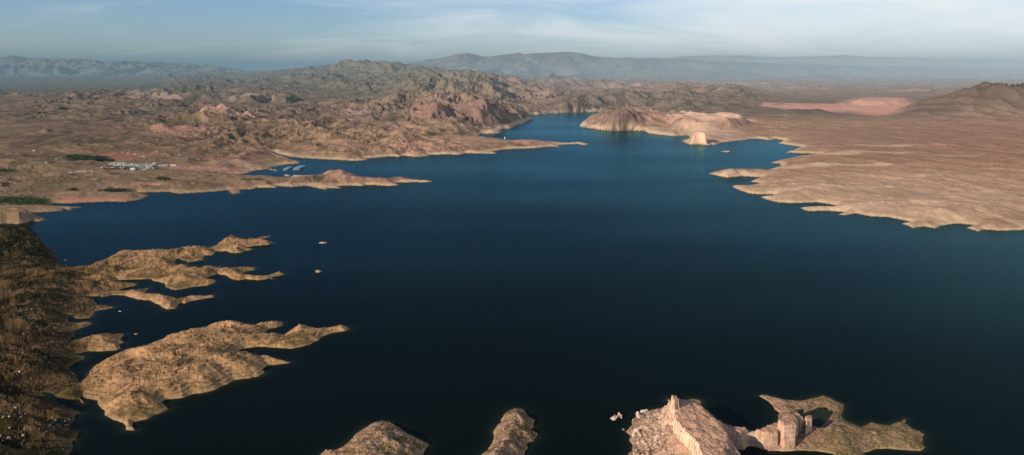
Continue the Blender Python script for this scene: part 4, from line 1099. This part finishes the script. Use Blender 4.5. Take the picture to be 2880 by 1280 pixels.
# islets
def islet(px0, px1, py, hgt, label, mat, seed, depth=None, rz=0, name='rocky_islet'):
    x0, y0, _ = at(px0, py, 0); x1, _, _ = at(px1, py, 0)
    w_ = (x1 - x0) / 2; me = rock_mesh(seed, mat, 4, 1.0, .45)
    o = bpy.data.objects.new(name, me); C.objects.link(o); o.location = ((x0 + x1) / 2, y0, -hgt * .1)
    o.scale = (w_, depth or w_ * .5, hgt); o.rotation_euler = (0, 0, rz); return tag(o, label, 'islet')
islet(899, 918, 683, 2.2, 'pale wedge shaped islet alone in the open lake, upper of two', M_rockw, 31, 7, .3)
islet(886, 906, 765, 4, 'brown rocky islet alone in the open lake, lower of two', M_rock, 35, 8, .9)
islet(2030, 2058, 427, 5, 'flat tan islet in the bay on the right below the cliff block', M_rock, 37, 26, 0)
islet(1715, 1738, 1180, 6.5, 'larger half of the split pale rock standing off the headland', M_rockw, 41, 4, .2, 'sea_rock')
islet(1734, 1751, 1174, 8, 'smaller pointed half of the split pale rock off the headland', M_rock, 44, 3.2, -.5, 'sea_rock')
islet(1750, 1758, 1209, 1.6, 'tiny rock just off the left tip of the headland', M_rockd, 46, 1.6, .2, 'sea_rock')
islet(178, 188, 733, 2.5, 'small pale rock off the dark corner hill', M_rockw, 52, 4, .4, 'sea_rock')
islet(332, 342, 876, 1.0, 'tiny pale rock off the small left headland', M_rockw, 55, 2, .1, 'sea_rock')
islet(376, 388, 940, 1.0, 'tiny pale rock in the inlet above the big peninsula', M_rock, 57, 2, .1, 'sea_rock')

# --- scrub and groves (nobody could count them)
def clump_mesh(name, pts, mat, label, cat, leaves=12):
    """pts: list of x,y,z,r ; each is a loose tuft of small leaf faces"""
    n = len(pts); P = np.array(pts, np.float32)
    rg = np.random.default_rng(3)
    d = rg.normal(size=(n, leaves, 3)).astype(np.float32); d /= np.linalg.norm(d, axis=2, keepdims=True); d[..., 2] = np.abs(d[..., 2]) * .9
    c = P[:, None, :3] + d * (P[:, None, 3:4] * rg.uniform(.45, 1, (n, leaves, 1)))
    a = rg.normal(size=(n, leaves, 3)); b = rg.normal(size=(n, leaves, 3))
    a /= np.linalg.norm(a, axis=2, keepdims=True); b /= np.linalg.norm(b, axis=2, keepdims=True)
    s = P[:, None, 3:4] * .55
    v = np.stack([c + a * s, c + b * s, c - (a + b) * s * .6], 2).reshape(-1, 3).astype(np.float32)
    me = bpy.data.meshes.new(name); nf = len(v) // 3
    me.vertices.add(len(v)); me.vertices.foreach_set('co', v.ravel())
    me.loops.add(len(v)); me.loops.foreach_set('vertex_index', np.arange(len(v), dtype=np.int32))
    me.polygons.add(nf); me.polygons.foreach_set('loop_start', np.arange(0, len(v), 3, dtype=np.int32)); me.update(calc_edges=True)
    me.materials.append(mat)
    o = bpy.data.objects.new(name, me); C.objects.link(o); return tag(o, label, cat, None, 'stuff')
rg = np.random.default_rng(12)
pts = []
sx = (LX[1:, 1:] - LX[:-1, :-1]).mean()
m = (LZ > 1.2) & (LY > 560)
ii = np.argwhere(m); wgt = LY[m] ** 2 * np.clip(.25 + fbm(LX[m], LY[m], 45, 4, 700) * 2.2, 0.02, 1.2) * np.where(LX[m] / LY[m] > -.57, .45, 1); wgt /= wgt.sum()
for k in rg.choice(len(ii), 12000, p=wgt):
    i, j = ii[k]; pts.append((LX[i, j] + rg.uniform(-1, 1), LY[i, j] + rg.uniform(-1, 1), LZ[i, j] + .1, rg.uniform(.5, 1.5) * (1 + .5 * (LX[i, j] / LY[i, j] < -.6))))
clump_mesh('desert_scrub', pts, M_leaf2, 'olive desert scrub dotted over the left peninsulas', 'scrub', 9)
pts = []
for (X_, Y_, Z_), nn_, east in ((IA, 1100, .5), (IB, 900, .5), (HG, 2200, .2)):
    m = (Z_ > .8) & (Z_ < 30); gx = np.abs(np.gradient(Z_, axis=1)); m &= gx < .5
    ii = np.argwhere(m); wg = np.clip(.1 + fbm(X_[m], Y_[m], 18, 4, 720) * 2 + east * (X_[m] - X_.min()) / np.ptp(X_), .01, 2)
    if X_ is HX: wg = wg * np.where((Z_[m] < 8), 1, .12)
    wg /= wg.sum()
    for k in rg.choice(len(ii), nn_, p=wg):
        i, j = ii[k]; pts.append((X_[i, j], Y_[i, j], Z_[i, j] + .05, rg.uniform(.35, 1.0)))
clump_mesh('shore_scrub', pts, M_leaf2, 'sparse olive scrub on the small islands and the headland', 'scrub', 10)
pts = []
for _ in range(900):
    t = random.random(); px = 188 + 128 * t; py = 441 + 13 * t * .9 + random.uniform(-6, 5) * math.sin(min(1, t * 1.15 + .12) * 2.9)
    X, Y, Z = on_ground(px, py) if random.random() < 1 else 0
    pts.append((X, Y + random.uniform(-8, 8), Z + 2.2, random.uniform(3, 5.5)))
clump_mesh('tree_grove', pts, M_leaf, 'long dark green grove of trees left of the village', 'trees', 14)
pts = []
for _ in range(150):
    px = random.uniform(290, 445); py = random.choice([random.uniform(469, 473), random.uniform(474, 478)])
    X, Y, Z = on_ground(px, py); pts.append((X, Y, Z + 2, random.uniform(2, 3.6)))
clump_mesh('village_trees', pts, M_leaf, 'dark trees scattered between the trailers of the village', 'trees', 14)
pts = []
for _ in range(900):
    px = random.gauss(65, 42); py = 567 + random.gauss(0, 5.5)
    if px > 140 or py > 577: continue
    X, Y, Z = on_ground(px, py); pts.append((X, Y + random.uniform(-3, 3), Z + .6, random.uniform(1.4, 3)))
clump_mesh('reeds', pts, M_grass, 'bright green reeds and bushes on the flat bank at the far left', 'reeds', 14)
pts = []
for (cx_, cy_, sx_, sy_, n_) in [(325, 536, 30, 2.5, 160), (205, 534, 12, 2.5, 60), (460, 506, 16, 2.5, 70), (20, 480, 22, 3, 60), (15, 520, 14, 6, 40), (700, 505, 25, 2, 40)]:
    for _ in range(n_):
        X, Y, Z = on_ground(random.gauss(cx_, sx_ * .6), random.gauss(cy_, sy_ * .6)); pts.append((X, Y, Z + 1, random.uniform(1.5, 3.2)))
clump_mesh('bank_thicket', pts, M_leaf, 'dark thickets along the left banks of the lake', 'thicket', 14)


sc = bpy.context.scene
sc.view_settings.view_transform = 'Standard'; sc.view_settings.look = 'None'; sc.view_settings.exposure = 0
sc.cycles.volume_bounces = 0
sc.cycles.max_bounces = 5
sc.cycles.use_denoising = False
